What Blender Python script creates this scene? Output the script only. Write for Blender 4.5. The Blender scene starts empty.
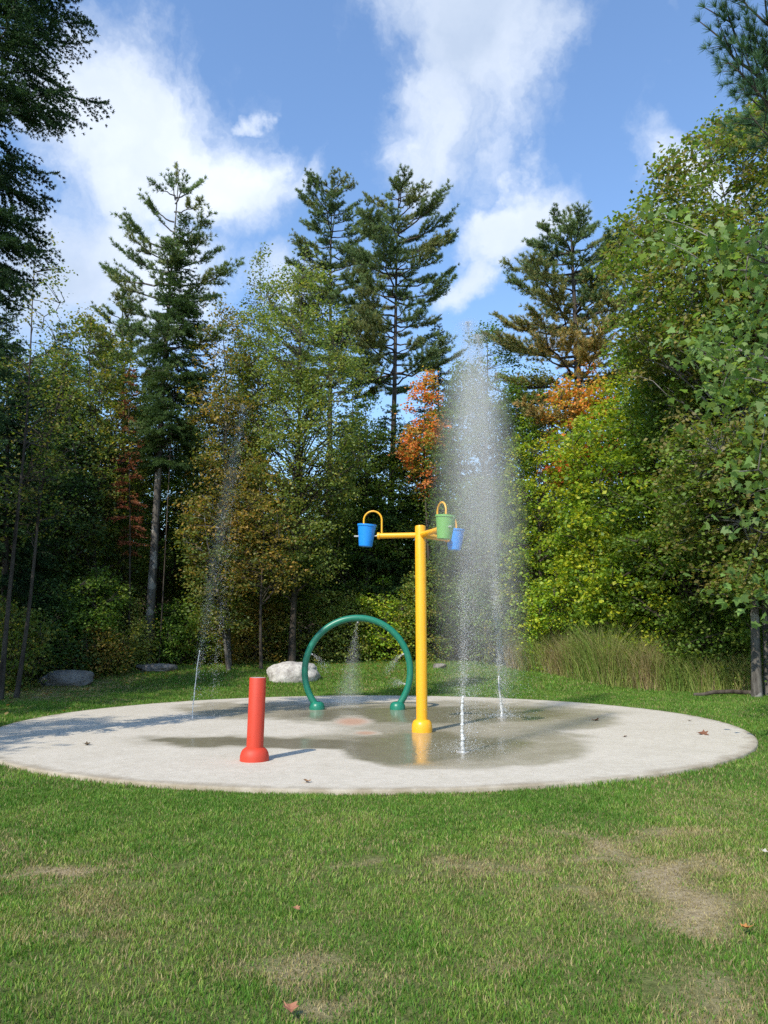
import bpy, bmesh, math, random
import numpy as np
from mathutils import Vector, Matrix

R = math.radians
SC = bpy.context.scene
COL = SC.collection

# ------------------------------------------------------------------ camera
CAM_H, PITCH, F = 1.6, R(9.3), 769.0
cam = bpy.data.cameras.new('camera'); camo = bpy.data.objects.new('camera', cam); COL.objects.link(camo)
camo.location = (0, 0, CAM_H); camo.rotation_euler = (R(90) + PITCH, 0, 0)
cam.sensor_fit = 'VERTICAL'; cam.sensor_height = 36; cam.lens = F / 1024 * 36
cam.clip_start = .05; cam.clip_end = 2000
SC.camera = camo

# ------------------------------------------------------------------ world, sun, exposure
SUN_EL = R(43); SH = Vector((0.53, 0.85, 0)).normalized()       # SH: where shadows point
SC.view_settings.view_transform = 'Standard'; SC.view_settings.look = 'None'
SC.view_settings.gamma = 1; SC.view_settings.use_curve_mapping = False
SC.view_settings.exposure = 0.62
SC.cycles.max_bounces = 8; SC.cycles.diffuse_bounces = 6; SC.cycles.transmission_bounces = 4
SC.cycles.volume_bounces = 1; SC.cycles.transparent_max_bounces = 8
SC.cycles.caustics_reflective = False; SC.cycles.caustics_refractive = False
SC.cycles.use_denoising = False
SC.cycles.volume_step_rate = 2.0; SC.cycles.volume_max_steps = 48

def ray(px, py):
    x = (px - 384) / F; y = (512 - py) / F
    v = Vector((x, math.cos(PITCH) - y * math.sin(PITCH), math.sin(PITCH) + y * math.cos(PITCH)))
    return v
def at(px, py, D):
    v = ray(px, py); return Vector((v.x * D / v.y, D, CAM_H + v.z * D / v.y))

w = bpy.data.worlds.new('World'); SC.world = w; w.use_nodes = True
nt = w.node_tree; nt.nodes.clear()
def N(nt, typ, **kw):
    n = nt.nodes.new(typ)
    for k, v in kw.items():
        if k.startswith('i_'):
            n.inputs[k[2:].replace('_', ' ')].default_value = v
        else: setattr(n, k, v)
    return n
def M_(nt, op, a, b=None, c=None, clamp=False):
    n = nt.nodes.new('ShaderNodeMath'); n.operation = op; n.use_clamp = clamp
    for i, v in enumerate((a, b, c)):
        if v is None: continue
        if isinstance(v, (int, float)): n.inputs[i].default_value = v
        else: nt.links.new(v, n.inputs[i])
    return n.outputs[0]
def VM(nt, op, a, b=None):
    n = nt.nodes.new('ShaderNodeVectorMath'); n.operation = op
    for i, v in enumerate((a, b)):
        if v is None: continue
        if isinstance(v, (tuple, Vector)): n.inputs[i].default_value = tuple(v)
        else: nt.links.new(v, n.inputs[i])
    return n.outputs['Value'] if op in ('DOT_PRODUCT', 'LENGTH') else n.outputs[0]

sky = N(nt, 'ShaderNodeTexSky', sky_type='NISHITA', sun_disc=False, sun_elevation=SUN_EL,
        sun_rotation=math.atan2(-SH.x, -SH.y), air_density=1.25, dust_density=0.6, ozone_density=2.2)
tc = N(nt, 'ShaderNodeTexCoord')
dirv = tc.outputs['Generated']
nz = N(nt, 'ShaderNodeTexNoise'); nz.inputs['Scale'].default_value = 3.2; nz.inputs['Detail'].default_value = 7; nz.inputs['Roughness'].default_value = .6
nt.links.new(dirv, nz.inputs['Vector'])
wob = VM(nt, 'SUBTRACT', nz.outputs['Color'], (.5, .5, .5))
sc_ = N(nt, 'ShaderNodeVectorMath', operation='SCALE'); sc_.inputs['Scale'].default_value = .30
nt.links.new(wob, sc_.inputs[0])
vv = VM(nt, 'ADD', dirv, sc_.outputs[0])
# clouds: (px, py, half length, half width, turn in degrees, weight)
CLOUDS = [(130, 140, 125, 95, -25, 1.1), (100, 260, 170, 100, -10, 1.0), (225, 185, 125, 70, -25, 1.0), (310, 195, 50, 30, 60, .7),
          (480, 40, 120, 85, -65, 1.1), (450, 120, 110, 60, 70, .95), (520, 205, 60, 36, 20, .9), (490, 260, 60, 26, 70, .8), (540, 80, 90, 40, 60, .75),
          (680, 165, 75, 34, -50, .8), (655, 225, 60, 40, 0, .7), (245, 92, 14, 14, 0, .6), (640, 12, 45, 14, -30, .5),
          (600, 330, 90, 45, 0, .45), (300, 300, 120, 60, 0, .6),
          (-250, 200, 260, 140, 0, 1), (1100, 100, 300, 150, 30, 1), (1000, 350, 200, 80, 0, .9), (300, -500, 260, 150, 20, .9)]
tot = None
for (px, py, a, b, ang, wt) in CLOUDS:
    d = ray(px, py).normalized()
    u0 = Vector((1, 0, 0)) - d * d.x; u0.normalize(); v0 = d.cross(u0) * -1
    if v0.z < 0: v0 = -v0
    k = 1 / (F * ray(px, py).length) * 1.0
    c_, s_ = math.cos(R(ang)), math.sin(R(ang))
    u = (u0 * c_ + v0 * s_) / (a * k * 1.0); v = (v0 * c_ - u0 * s_) / (b * k)
    k2 = ray(px, py).length
    q = VM(nt, 'SUBTRACT', vv, d)
    x = VM(nt, 'DOT_PRODUCT', q, u); y = VM(nt, 'DOT_PRODUCT', q, v); z = VM(nt, 'DOT_PRODUCT', q, d / .5)
    r2 = M_(nt, 'ADD', M_(nt, 'ADD', M_(nt, 'MULTIPLY', x, x), M_(nt, 'MULTIPLY', y, y)), M_(nt, 'MULTIPLY', z, z))
    m = M_(nt, 'MULTIPLY', M_(nt, 'POWER', 2.718, M_(nt, 'MULTIPLY', r2, -1.0)), wt)
    tot = m if tot is None else M_(nt, 'MAXIMUM', tot, m)
nz2 = N(nt, 'ShaderNodeTexNoise'); nz2.inputs['Scale'].default_value = 6; nz2.inputs['Detail'].default_value = 9; nz2.inputs['Roughness'].default_value = .62
mp = N(nt, 'ShaderNodeMapping'); mp.inputs['Rotation'].default_value = (0, R(35), 0); mp.inputs['Scale'].default_value = (1.6, 1, .8)
nt.links.new(vv, mp.inputs['Vector']); nt.links.new(mp.outputs[0], nz2.inputs['Vector'])
dens = M_(nt, 'ADD', tot, M_(nt, 'MULTIPLY', M_(nt, 'SUBTRACT', nz2.outputs['Fac'], .5), 1.25))
mr = N(nt, 'ShaderNodeMapRange', interpolation_type='SMOOTHSTEP'); mr.inputs['From Min'].default_value = .28; mr.inputs['From Max'].default_value = .92
nt.links.new(dens, mr.inputs['Value'])
cfac = M_(nt, 'MULTIPLY', mr.outputs[0], .88)
# cloud body colour: soft grey-blue shading and white, mixed in by noise
nz3 = N(nt, 'ShaderNodeTexNoise'); nz3.inputs['Scale'].default_value = 4; nz3.inputs['Detail'].default_value = 5
nt.links.new(vv, nz3.inputs['Vector'])
cr = N(nt, 'ShaderNodeValToRGB'); cr.color_ramp.elements[0].position = .3; cr.color_ramp.elements[0].color = (2.7, 3.2, 4.0, 1)
cr.color_ramp.elements[1].position = .7; cr.color_ramp.elements[1].color = (4.8, 5.1, 5.6, 1)
nt.links.new(nz3.outputs['Fac'], cr.inputs['Fac'])
mx = N(nt, 'ShaderNodeMix', data_type='RGBA')
skt = N(nt, 'ShaderNodeMix', data_type='RGBA', blend_type='MULTIPLY'); skt.inputs['Factor'].default_value = 1; skt.inputs[7].default_value = (.86, .97, 1.10, 1)
nt.links.new(sky.outputs[0], skt.inputs[6])
nt.links.new(cfac, mx.inputs['Factor']); nt.links.new(skt.outputs[2], mx.inputs[6]); nt.links.new(cr.outputs[0], mx.inputs[7])
bg = N(nt, 'ShaderNodeBackground'); bg.inputs['Strength'].default_value = .15
nt.links.new(mx.outputs[2], bg.inputs['Color'])
wo = N(nt, 'ShaderNodeOutputWorld'); nt.links.new(bg.outputs[0], wo.inputs['Surface'])

sl = bpy.data.lights.new('sun', 'SUN'); sl.energy = 3.4; sl.angle = R(.53); sl.color = (1, .92, .79)
so = bpy.data.objects.new('sun', sl); COL.objects.link(so)
sd = Vector((SH.x * math.cos(SUN_EL), SH.y * math.cos(SUN_EL), -math.sin(SUN_EL)))
so.rotation_euler = sd.to_track_quat('-Z', 'Y').to_euler(); so.location = (-20, -30, 40)

# ------------------------------------------------------------------ numeric helpers
rng = np.random.default_rng(7)
def _hash(i, j, k, s):
    n = (i.astype(np.int64) * 374761393 + j.astype(np.int64) * 668265263 + k.astype(np.int64) * 2147483647 // 7 + s * 1442695041)
    n = (n ^ (n >> 13)) * 1274126177 & 0x7fffffffffff
    n = n ^ (n >> 16)
    return (n & 0xffff) / 65535.0
def vn(P, scale=1., seed=0, octv=1):
    P = np.asarray(P, float)
    if P.shape[1] == 2: P = np.c_[P, np.zeros(len(P))]
    out = 0; amp = 1; tot = 0
    for o in range(octv):
        Q = P * scale * 2 ** o + 100.5 * (o + 1)
        I = np.floor(Q).astype(np.int64); f = Q - I; f = f * f * (3 - 2 * f)
        r = 0
        for a in (0, 1):
            for b in (0, 1):
                for c in (0, 1):
                    wgt = (f[:, 0] if a else 1 - f[:, 0]) * (f[:, 1] if b else 1 - f[:, 1]) * (f[:, 2] if c else 1 - f[:, 2])
                    r = r + wgt * _hash(I[:, 0] + a, I[:, 1] + b, I[:, 2] + c, seed + o)
        out = out + amp * r; tot += amp; amp *= .5
    return out / tot
def sst(x, a, b):
    t = np.clip((x - a) / (b - a), 0, 1); return t * t * (3 - 2 * t)
PADC = np.array([-.28, 14.96]); PADR = 6.62; PADZ = .05
def ground(x, y):
    x = np.asarray(x, float); y = np.asarray(y, float)
    P = np.stack([x.ravel(), y.ravel()], 1)
    rise = .78 * sst(y, 23, 36) + 1.2 * sst(y, 37, 60) + 13 * sst(y, 58, 120) + .5 * sst(x, 9, 16) * sst(y, 12, 24)
    dpad = np.hypot(x - PADC[0], y - PADC[1])
    bump = (vn(P, .25, 3, 2).reshape(x.shape) - .5) * .22 + (vn(P, 1.3, 5, 2).reshape(x.shape) - .5) * .05
    return rise + bump * sst(dpad, PADR + .1, PADR + 5) - .0
def gz(x, y): return float(ground(np.array([x]), np.array([y]))[0])
def gp(px, py, z0=None):
    v = ray(px, py)
    if z0 is not None:
        t = (z0 - CAM_H) / v.z; return Vector((v.x * t, v.y * t, z0))
    t = 2.0
    while t < 80:
        p = Vector((0, 0, CAM_H)) + v * t
        if p.z <= gz(p.x, p.y): return Vector((p.x, p.y, gz(p.x, p.y)))
        t += .05
    return Vector((0, 0, CAM_H)) + v * 40
def project(P):      # metres to pixels, used only to measure layout on the ground
    d = P - np.array([0, 0, CAM_H])
    Yc = d[:, 2] * math.cos(PITCH) - d[:, 1] * math.sin(PITCH); Zc = d[:, 1] * math.cos(PITCH) + d[:, 2] * math.sin(PITCH)
    Zc = np.maximum(Zc, .1)
    return 384 + F * d[:, 0] / Zc, 512 - F * Yc / Zc

# ------------------------------------------------------------------ object helpers
def props(o, label=None, cat=None, group=None, kind=None):
    for k, v in (('label', label), ('category', cat), ('group', group), ('kind', kind)):
        if v: o[k] = v
    return o
def empty(name, loc, label, cat, group=None, rz=0):
    o = bpy.data.objects.new(name, None); COL.objects.link(o); o.empty_display_size = .2
    o.location = loc; o.rotation_euler = (0, 0, rz)
    return props(o, label, cat, group)
def link(name, me, mat, parent=None):
    o = bpy.data.objects.new(name, me); COL.objects.link(o)
    if mat and not me.materials: me.materials.append(mat)
    if parent: o.parent = parent
    return o
def np_mesh(name, V, Fc, nper, tint=None, smooth=False, attrs=None):
    """V (n,3); Fc (m,nper) indices; tint (n,3)"""
    me = bpy.data.meshes.new(name)
    V = np.asarray(V, np.float32); Fc = np.asarray(Fc, np.int32)
    me.vertices.add(len(V)); me.vertices.foreach_set('co', V.ravel())
    me.loops.add(Fc.size); me.loops.foreach_set('vertex_index', Fc.ravel())
    me.polygons.add(len(Fc)); me.polygons.foreach_set('loop_start', np.arange(len(Fc), dtype=np.int32) * nper)
    if smooth: me.polygons.foreach_set('use_smooth', np.ones(len(Fc), bool))
    me.update(calc_edges=True)
    if tint is not None:
        a = me.attributes.new('tint', 'FLOAT_COLOR', 'POINT')
        a.data.foreach_set('color', np.c_[tint, np.ones(len(V))].astype(np.float32).ravel())
    for k, v in (attrs or {}).items():
        a = me.attributes.new(k, 'FLOAT', 'POINT'); a.data.foreach_set('value', np.asarray(v, np.float32))
    return me
class Tubes:
    def __init__(s): s.V = []; s.F = []; s.n = 0
    def add(s, pts, rad, sides=6, ref=None):
        pts = np.asarray(pts, float); m = len(pts); rad = np.broadcast_to(rad, (m,))
        T = np.gradient(pts, axis=0); T /= np.linalg.norm(T, axis=1)[:, None] + 1e-9
        if ref is None: ref = np.array([0, 0, 1.]) if abs(T[0, 2]) < .8 else np.array([1., 0, 0])
        A = np.cross(T, ref); A /= np.linalg.norm(A, axis=1)[:, None] + 1e-9
        B = np.cross(T, A)
        th = np.arange(sides) * 2 * np.pi / sides
        ring = pts[:, None] + rad[:, None, None] * (np.cos(th)[None, :, None] * A[:, None] + np.sin(th)[None, :, None] * B[:, None])
        s.V.append(ring.reshape(-1, 3))
        i = np.arange(m - 1)[:, None] * sides; j = np.arange(sides)[None]; j2 = (j + 1) % sides
        f = np.stack([i + j, i + j2, i + sides + j2, i + sides + j], -1).reshape(-1, 4) + s.n
        s.F.append(f); s.n += m * sides
    def mesh(s, name):
        return np_mesh(name, np.concatenate(s.V), np.concatenate(s.F), 4, smooth=True)

# ------------------------------------------------------------------ materials
def mat(name):
    m = bpy.data.materials.new(name); m.use_nodes = True
    nt = m.node_tree; nt.nodes.clear()
    return m, nt, N(nt, 'ShaderNodeOutputMaterial')
def noise(nt, vec, scale, detail=4, rough=.55):
    n = N(nt, 'ShaderNodeTexNoise'); n.inputs['Scale'].default_value = scale; n.inputs['Detail'].default_value = detail; n.inputs['Roughness'].default_value = rough
    nt.links.new(vec, n.inputs['Vector']); return n.outputs['Fac']
def ramp(nt, fac, stops):
    r = N(nt, 'ShaderNodeValToRGB'); els = r.color_ramp.elements
    while len(els) < len(stops): els.new(.5)
    for e, (p, c) in zip(els, stops): e.position = p; e.color = (*c, 1)
    nt.links.new(fac, r.inputs['Fac']); return r.outputs[0]
def mixc(nt, fac, a, b, blend='MIX'):
    n = N(nt, 'ShaderNodeMix', data_type='RGBA', blend_type=blend)
    for i, v in ((0, fac), (6, a), (7, b)):
        if isinstance(v, (int, float)): n.inputs[i].default_value = v
        elif isinstance(v, tuple): n.inputs[i].default_value = (*v, 1)
        else: nt.links.new(v, n.inputs[i])
    return n.outputs[2]
def bump(nt, h, strength=.3, dist=.01, normal=None):
    b = N(nt, 'ShaderNodeBump'); b.inputs['Strength'].default_value = strength; b.inputs['Distance'].default_value = dist
    nt.links.new(h, b.inputs['Height'])
    return b.outputs[0]

def foliage_mat(name, trans=.35, rough=.5, spec=.25):
    m, nt, out = mat(name)
    at_ = N(nt, 'ShaderNodeAttribute', attribute_name='tint')
    geo = N(nt, 'ShaderNodeNewGeometry'); oi = N(nt, 'ShaderNodeObjectInfo')
    hs = N(nt, 'ShaderNodeHueSaturation')
    nt.links.new(at_.outputs['Color'], hs.inputs['Color'])
    nt.links.new(M_(nt, 'ADD', .490, M_(nt, 'MULTIPLY', oi.outputs['Random'], .014)), hs.inputs['Hue'])
    tcn = N(nt, 'ShaderNodeTexCoord')
    nf = noise(nt, tcn.outputs['Object'], 3.0, 3)
    nt.links.new(M_(nt, 'ADD', .7, M_(nt, 'MULTIPLY', nf, .6)), hs.inputs['Value'])
    p = N(nt, 'ShaderNodeBsdfPrincipled'); p.inputs['Roughness'].default_value = rough
    p.inputs['Specular IOR Level'].default_value = spec
    nt.links.new(hs.outputs[0], p.inputs['Base Color'])
    t = N(nt, 'ShaderNodeBsdfTranslucent')
    tcx = mixc(nt, 1.0, hs.outputs[0], (1.5, 1.45, .6), 'MULTIPLY'); nt.links.new(tcx, t.inputs['Color'])
    mx = N(nt, 'ShaderNodeMixShader'); mx.inputs[0].default_value = trans
    nt.links.new(p.outputs[0], mx.inputs[1]); nt.links.new(t.outputs[0], mx.inputs[2])
    nt.links.new(mx.outputs[0], out.inputs['Surface'])
    return m
def bark_mat(name, dark, light, scale=6, pale=None):
    m, nt, out = mat(name); tcn = N(nt, 'ShaderNodeTexCoord')
    mpn = N(nt, 'ShaderNodeMapping'); mpn.inputs['Scale'].default_value = (1, 1, .25); nt.links.new(tcn.outputs['Object'], mpn.inputs['Vector'])
    f = noise(nt, mpn.outputs[0], scale, 8, .7); f2 = noise(nt, tcn.outputs['Object'], 1.1, 4)
    c = ramp(nt, f, [(.35, dark), (.62, light)])
    if pale: c = mixc(nt, M_(nt, 'MULTIPLY', M_(nt, 'GREATER_THAN', f2, .55), .6), c, pale)
    p = N(nt, 'ShaderNodeBsdfPrincipled'); p.inputs['Roughness'].default_value = .9; p.inputs['Specular IOR Level'].default_value = .15
    nt.links.new(c, p.inputs['Base Color']); nt.links.new(bump(nt, f, .8, .03), p.inputs['Normal'])
    nt.links.new(p.outputs[0], out.inputs['Surface']); return m
def paint_mat(name, col, rough=.35):
    m, nt, out = mat(name); tcn = N(nt, 'ShaderNodeTexCoord')
    f = noise(nt, tcn.outputs['Object'], 5, 6, .65); f2 = noise(nt, tcn.outputs['Object'], 60, 3)
    worn = tuple(min(1, c * .82 + .03) for c in col)
    ms_ = N(nt, 'ShaderNodeMapping'); ms_.inputs['Scale'].default_value = (14, 14, 1.2); nt.links.new(tcn.outputs['Object'], ms_.inputs[0]); f3 = noise(nt, ms_.outputs[0], 1.0, 5, .7)
    c = mixc(nt, M_(nt, 'MULTIPLY', f, .7), col, worn)
    c = mixc(nt, M_(nt, 'MULTIPLY', M_(nt, 'SUBTRACT', f3, .52), 1.6, clamp=True), c, tuple(v * .6 + .012 for v in col))
    p = N(nt, 'ShaderNodeBsdfPrincipled')
    nt.links.new(c, p.inputs['Base Color'])
    nt.links.new(M_(nt, 'ADD', rough - .08, M_(nt, 'MULTIPLY', f, .25)), p.inputs['Roughness'])
    nt.links.new(bump(nt, f2, .04, .002), p.inputs['Normal'])
    nt.links.new(p.outputs[0], out.inputs['Surface']); return m

M_LEAF = foliage_mat('leaf', .45, .5, .3)
M_NEEDLE = foliage_mat('needle', .25, .6, .2)
M_GRASS = foliage_mat('grass_blade', .3, .55, .2)
M_BARK = bark_mat('bark', (.028, .022, .018), (.10, .085, .07))
M_BARKG = bark_mat('bark_grey', (.04, .036, .032), (.15, .14, .125), 9, (.34, .33, .30))
M_RED = paint_mat('red_paint', (.56, .036, .008), .55)
M_YEL = paint_mat('yellow_paint', (.88, .43, .005), .3)
M_GRN = paint_mat('green_paint', (.0, .17, .10), .32)
M_BLUE = paint_mat('blue_plastic', (.006, .27, .85), .35)
M_LGRN = paint_mat('green_plastic', (.16, .42, .10), .35)
M_STEEL = paint_mat('steel', (.45, .44, .42), .35)

def rock_mat(name, a, b):
    m, nt, out = mat(name); tcn = N(nt, 'ShaderNodeTexCoord')
    f = noise(nt, tcn.outputs['Object'], 3, 10, .7); f2 = noise(nt, tcn.outputs['Object'], 14, 8, .7)
    c = ramp(nt, f, [(.35, a), (.6, b)]); c = mixc(nt, M_(nt, 'MULTIPLY', M_(nt, 'LESS_THAN', f2, .42), .5), c, tuple(x * .5 for x in a))
    p = N(nt, 'ShaderNodeBsdfPrincipled'); p.inputs['Roughness'].default_value = .9
    nt.links.new(c, p.inputs['Base Color']); nt.links.new(bump(nt, f2, .7, .03), p.inputs['Normal'])
    nt.links.new(p.outputs[0], out.inputs['Surface']); return m
M_ROCK = rock_mat('pale_granite', (.25, .23, .21), (.52, .5, .46))
M_ROCKD = rock_mat('dark_stone', (.10, .09, .08), (.24, .22, .2))

# ------------------------------------------------------------------ lawn dryness (0 lush .. 1 bare), measured on the photograph
DRY = [(690, 890, 115, 36, .68), (625, 868, 70, 16, .6), (725, 800, 50, 24, .6), (60, 872, 85, 17, .55), (318, 965, 70, 28, .62), (325, 1003, 60, 22, .55), (340, 905, 30, 10, .4), (420, 862, 30, 6, .5), (520, 880, 45, 12, .45),
       (130, 905, 110, 18, .3), (490, 940, 60, 20, .3), (60, 688, 75, 9, .5), (620, 930, 70, 20, .35), (230, 930, 80, 16, .28), (200, 655, 60, 3, .5), (700, 990, 90, 30, .4), (560, 990, 70, 20, .25), (80, 960, 70, 20, .28)]
def dryness(x, y):
    P = np.stack([x, y], 1)
    px, py = project(np.c_[x, y, np.zeros(len(x))])
    wx = (vn(P, 1.1, 21, 3) - .5); wy = (vn(P, 1.1, 33, 3) - .5)
    sc = np.clip((py - 640) / 10, .5, 22)
    px = px + wx * 17 * sc; py = py + wy * 6 * sc
    d = np.zeros(len(x))
    for (cx, cy, rx, ry, wgt) in DRY:
        d = np.maximum(d, wgt * 1.25 * np.exp(-(((px - cx) / rx) ** 2 + ((py - cy) / ry) ** 2)))
    d = d + .85 * (vn(P, 2.6, 44, 4) - .5) + .45 * (vn(P, .7, 45, 2) - .5)
    rim = np.abs(np.hypot(x - PADC[0], y - PADC[1]) - PADR)
    d = d + .55 * np.exp(-(rim / .10) ** 2) * (vn(P, 1.1, 61, 3) > .45)
    front = sst(py, 800, 850)
    return np.clip(d * (.45 + .55 * np.maximum(front, (py < 720))), 0, 1)
def forest(x, y):      # 1 on the woodland floor, 0 on the lawn
    px = x / np.maximum(y, 1)
    edge = np.interp(px, [-.6, -.45, -.35, -.1, .1, .2, .3, .45, .6], [22, 25.5, 30.5, 33.5, 32.5, 29.5, 25.8, 22.5, 20])
    edge = edge + (vn(np.stack([x, y], 1), .5, 9, 2) - .5) * 1.6
    side = sst(np.abs(x + .5), 11.5, 13)
    return np.maximum(sst(y, edge - .5, edge + .5), side)

# ground: one sheet out to the horizon, fine near the camera
def grid_axis(lo, hi, fine_lo, fine_hi, step, grow=1.25):
    a = list(np.arange(fine_lo, fine_hi + step, step)); s = step; v = a[-1]
    while v < hi: s *= grow; v += s; a.append(v)
    s = step; v = a[0]; pre = []
    while v > lo: s *= grow; v -= s; pre.append(v)
    return np.array(pre[::-1] + a)
gx = grid_axis(-700, 700, -16, 16, .11); gy = grid_axis(-300, 1200, 2.6, 38, .11)
X, Y = np.meshgrid(gx, gy); x = X.ravel(); y = Y.ravel()
z = ground(x, y) - .006
inpad = np.hypot(x - PADC[0], y - PADC[1]) < PADR - .15
z = np.where(inpad, -.06, z)
nx = len(gx); ny = len(gy)
i = (np.arange(ny - 1)[:, None] * nx + np.arange(nx - 1)[None]).ravel()
Fq = np.stack([i, i + 1, i + nx + 1, i + nx], 1)
me = np_mesh('ground', np.c_[x, y, z], Fq, 4, smooth=True, attrs={'dry': dryness(x, y), 'wood': forest(x, y)})
m, nt, out = mat('soil_and_turf'); tcn = N(nt, 'ShaderNodeTexCoord'); ob = tcn.outputs['Object']
ad = N(nt, 'ShaderNodeAttribute', attribute_name='dry'); aw = N(nt, 'ShaderNodeAttribute', attribute_name='wood')
f1 = noise(nt, ob, 25, 8, .7); f2 = noise(nt, ob, 4, 5)
turf = ramp(nt, f1, [(.3, (.065, .09, .022)), (.7, (.19, .21, .07))])
soil = ramp(nt, f1, [(.3, (.20, .15, .085)), (.55, (.37, .30, .18)), (.75, (.50, .42, .27))])
litter = ramp(nt, f1, [(.3, (.03, .022, .012)), (.6, (.085, .055, .028)), (.8, (.15, .10, .045))])
fd = M_(nt, 'MULTIPLY', M_(nt, 'SUBTRACT', M_(nt, 'ADD', ad.outputs['Fac'], M_(nt, 'MULTIPLY', M_(nt, 'SUBTRACT', f2, .5), .5)), .2), 1.7, clamp=True)
c = mixc(nt, fd, turf, soil); c = mixc(nt, aw.outputs['Fac'], c, litter)
p = N(nt, 'ShaderNodeBsdfPrincipled'); p.inputs['Roughness'].default_value = .95; p.inputs['Specular IOR Level'].default_value = .1
nt.links.new(c, p.inputs['Base Color']); nt.links.new(bump(nt, f1, .9, .03), p.inputs['Normal']); nt.links.new(p.outputs[0], out.inputs['Surface'])
props(link('ground', me, m), kind='structure')

# grass blades
def blades(x, y, h, wd, tint, lean=.6, r=rng):
    n = len(x); z = ground(x, y) - .008
    a = r.uniform(0, 2 * np.pi, n); b = r.uniform(0, 2 * np.pi, n)
    L = lean * h * r.uniform(.3, 1.5, n)
    B = np.c_[x, y, z]; s = np.c_[np.cos(b), np.sin(b), np.zeros(n)] * (wd / 2)[:, None]
    ld = np.c_[np.cos(a), np.sin(a), np.zeros(n)]
    mid = B + ld * (L * .35)[:, None] + np.c_[np.zeros(n), np.zeros(n), h * .6]
    tip = B + ld * L[:, None] + np.c_[np.zeros(n), np.zeros(n), h]
    V = np.stack([B - s, B + s, mid - s * .75, mid + s * .75, tip], 1)
    k = np.arange(n)[:, None] * 5
    Fc = np.concatenate([k + [0, 1, 3], k + [0, 3, 2], k + [2, 3, 4]])
    return V.reshape(-1, 3), Fc, np.repeat(tint, 5, 0)
GV = []; GF = []; GT = []; gn = 0
for (y0, y1, per, h0, w0) in ((3.0, 5.2, 10500, .027, .0050), (5.2, 8.6, 6500, .031, .0064), (8.6, 14, 2000, .042, .009), (14, 24, 1100, .05, .013), (24, 36, 600, .07, .02)):
    xm = .56 * y1 + .9; area = 2 * xm * (y1 - y0); n = int(area * per)
    x = rng.uniform(-xm, xm, n); y = rng.uniform(y0, y1, n)
    keep = (np.abs(x) < .56 * y + .8) & (np.hypot(x - PADC[0], y - PADC[1]) > PADR + .015 - .05 * vn(np.stack([x, y], 1), 2, 88)) 
    x, y = x[keep], y[keep]; fo = forest(x, y); dr = dryness(x, y)
    P2 = np.stack([x, y], 1)
    tuft = vn(P2, 6, 71, 2); big = vn(P2, .9, 72, 3)
    keep = (rng.random(len(x)) > fo) & (rng.random(len(x)) > .6 * sst(dr, .35, .95)) & (rng.random(len(x)) < .30 + 1.25 * tuft - .45 * sst(vn(P2, 1.7, 78, 3), .48, .7) * sst(8.2 - y, 0, 1.2))
    x, y, dr, tuft, big = x[keep], y[keep], dr[keep], tuft[keep], big[keep]
    n = len(x)
    h = h0 * (.45 + 1.1 * tuft) * rng.uniform(.5, 1.35, n) * (1 - .5 * sst(dr, .2, .8))
    g = np.array([.090, .205, .026])[None] * rng.uniform(.78, 1.25, (n, 1)) * (.75 + .55 * big)[:, None]
    lt = np.array([.22, .31, .06])[None] * rng.uniform(.7, 1.3, (n, 1))
    st = np.array([.34, .29, .14])[None] * rng.uniform(.6, 1.3, (n, 1))
    fr = sst(8.3 - y, 0, 1.6); kl = (rng.random(n) < .10 + .55 * sst(big, .35, .7) * (.4 + .6 * fr))[:, None]; ks = (rng.random(n) < .05 + (.03 + .22 * sst(vn(P2[:], 3.1, 77, 3)[:n] if len(P2) == n else big, .5, .75)) * fr + 1.1 * dr)[:, None]
    t = np.where(kl, lt, g); t = np.where(ks, st, t)
    V, Fc, T = blades(x, y, h, np.full(n, w0) * rng.uniform(.7, 1.3, n), t)
    GV.append(V); GF.append(Fc + gn); GT.append(T); gn += len(V)
me = np_mesh('grass', np.concatenate(GV), np.concatenate(GF), 3, np.concatenate(GT))
props(link('grass', me, M_GRASS), 'short mown green lawn grass with dry straw patches', 'grass', kind='stuff')

# ------------------------------------------------------------------ concrete splash pad
rr = np.concatenate([np.linspace(.0, PADR - .08, 150)[1:], [PADR - .03, PADR - .008, PADR, PADR]])
zz = np.concatenate([np.full(149, PADZ), [PADZ - .001, PADZ - .008, PADZ - .02, -.10]])
NA = 420; th = np.arange(NA) * 2 * np.pi / NA
wob_ = 1 + .0022 * np.sin(th * 3 + 1) + .0015 * np.sin(th * 7)
PX = PADC[0] + (rr[:, None] * np.cos(th)) * wob_; PY = PADC[1] + (rr[:, None] * np.sin(th)) * wob_
PZ = np.broadcast_to(zz[:, None], PX.shape)
V = np.c_[PX.ravel(), PY.ravel(), PZ.ravel()]; V = np.vstack([V, [PADC[0], PADC[1], PADZ]])
WET = [(430, 713, 190, 12, 1), (255, 710, 78, 9, .95), (240, 742, 112, 6.5, .85), (360, 741, 75, 9, 1), (463, 746, 128, 25, 1), (555, 721, 66, 11, .9), (400, 728, 75, 10, 1)]
px, py = project(V); P2 = V[:, :2]
qx = px + (vn(P2, 1.3, 91, 3) - .5) * 46; qy = py + (vn(P2, 1.6, 92, 3) - .5) * 9
wet = np.full(len(V), -3.)
for (cx, cy, rx, ry, wgt) in WET:
    wet = np.maximum(wet, wgt * (1 - np.sqrt(((qx - cx) / rx) ** 2 + ((qy - cy) / ry) ** 2)) * min(rx, ry * 6) / 40)
for (cx, cy, rx, ry) in ((262, 729, 78, 6.5), (352, 721.5, 17, 4.2), (366, 733, 11, 2.0)):
    wet = np.minimum(wet, (np.sqrt(((px - cx + (vn(P2, 3, 93, 2) - .5) * 8) / rx) ** 2 + ((py - cy) / ry) ** 2) - 1) * min(rx, 30) / 40)
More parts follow.
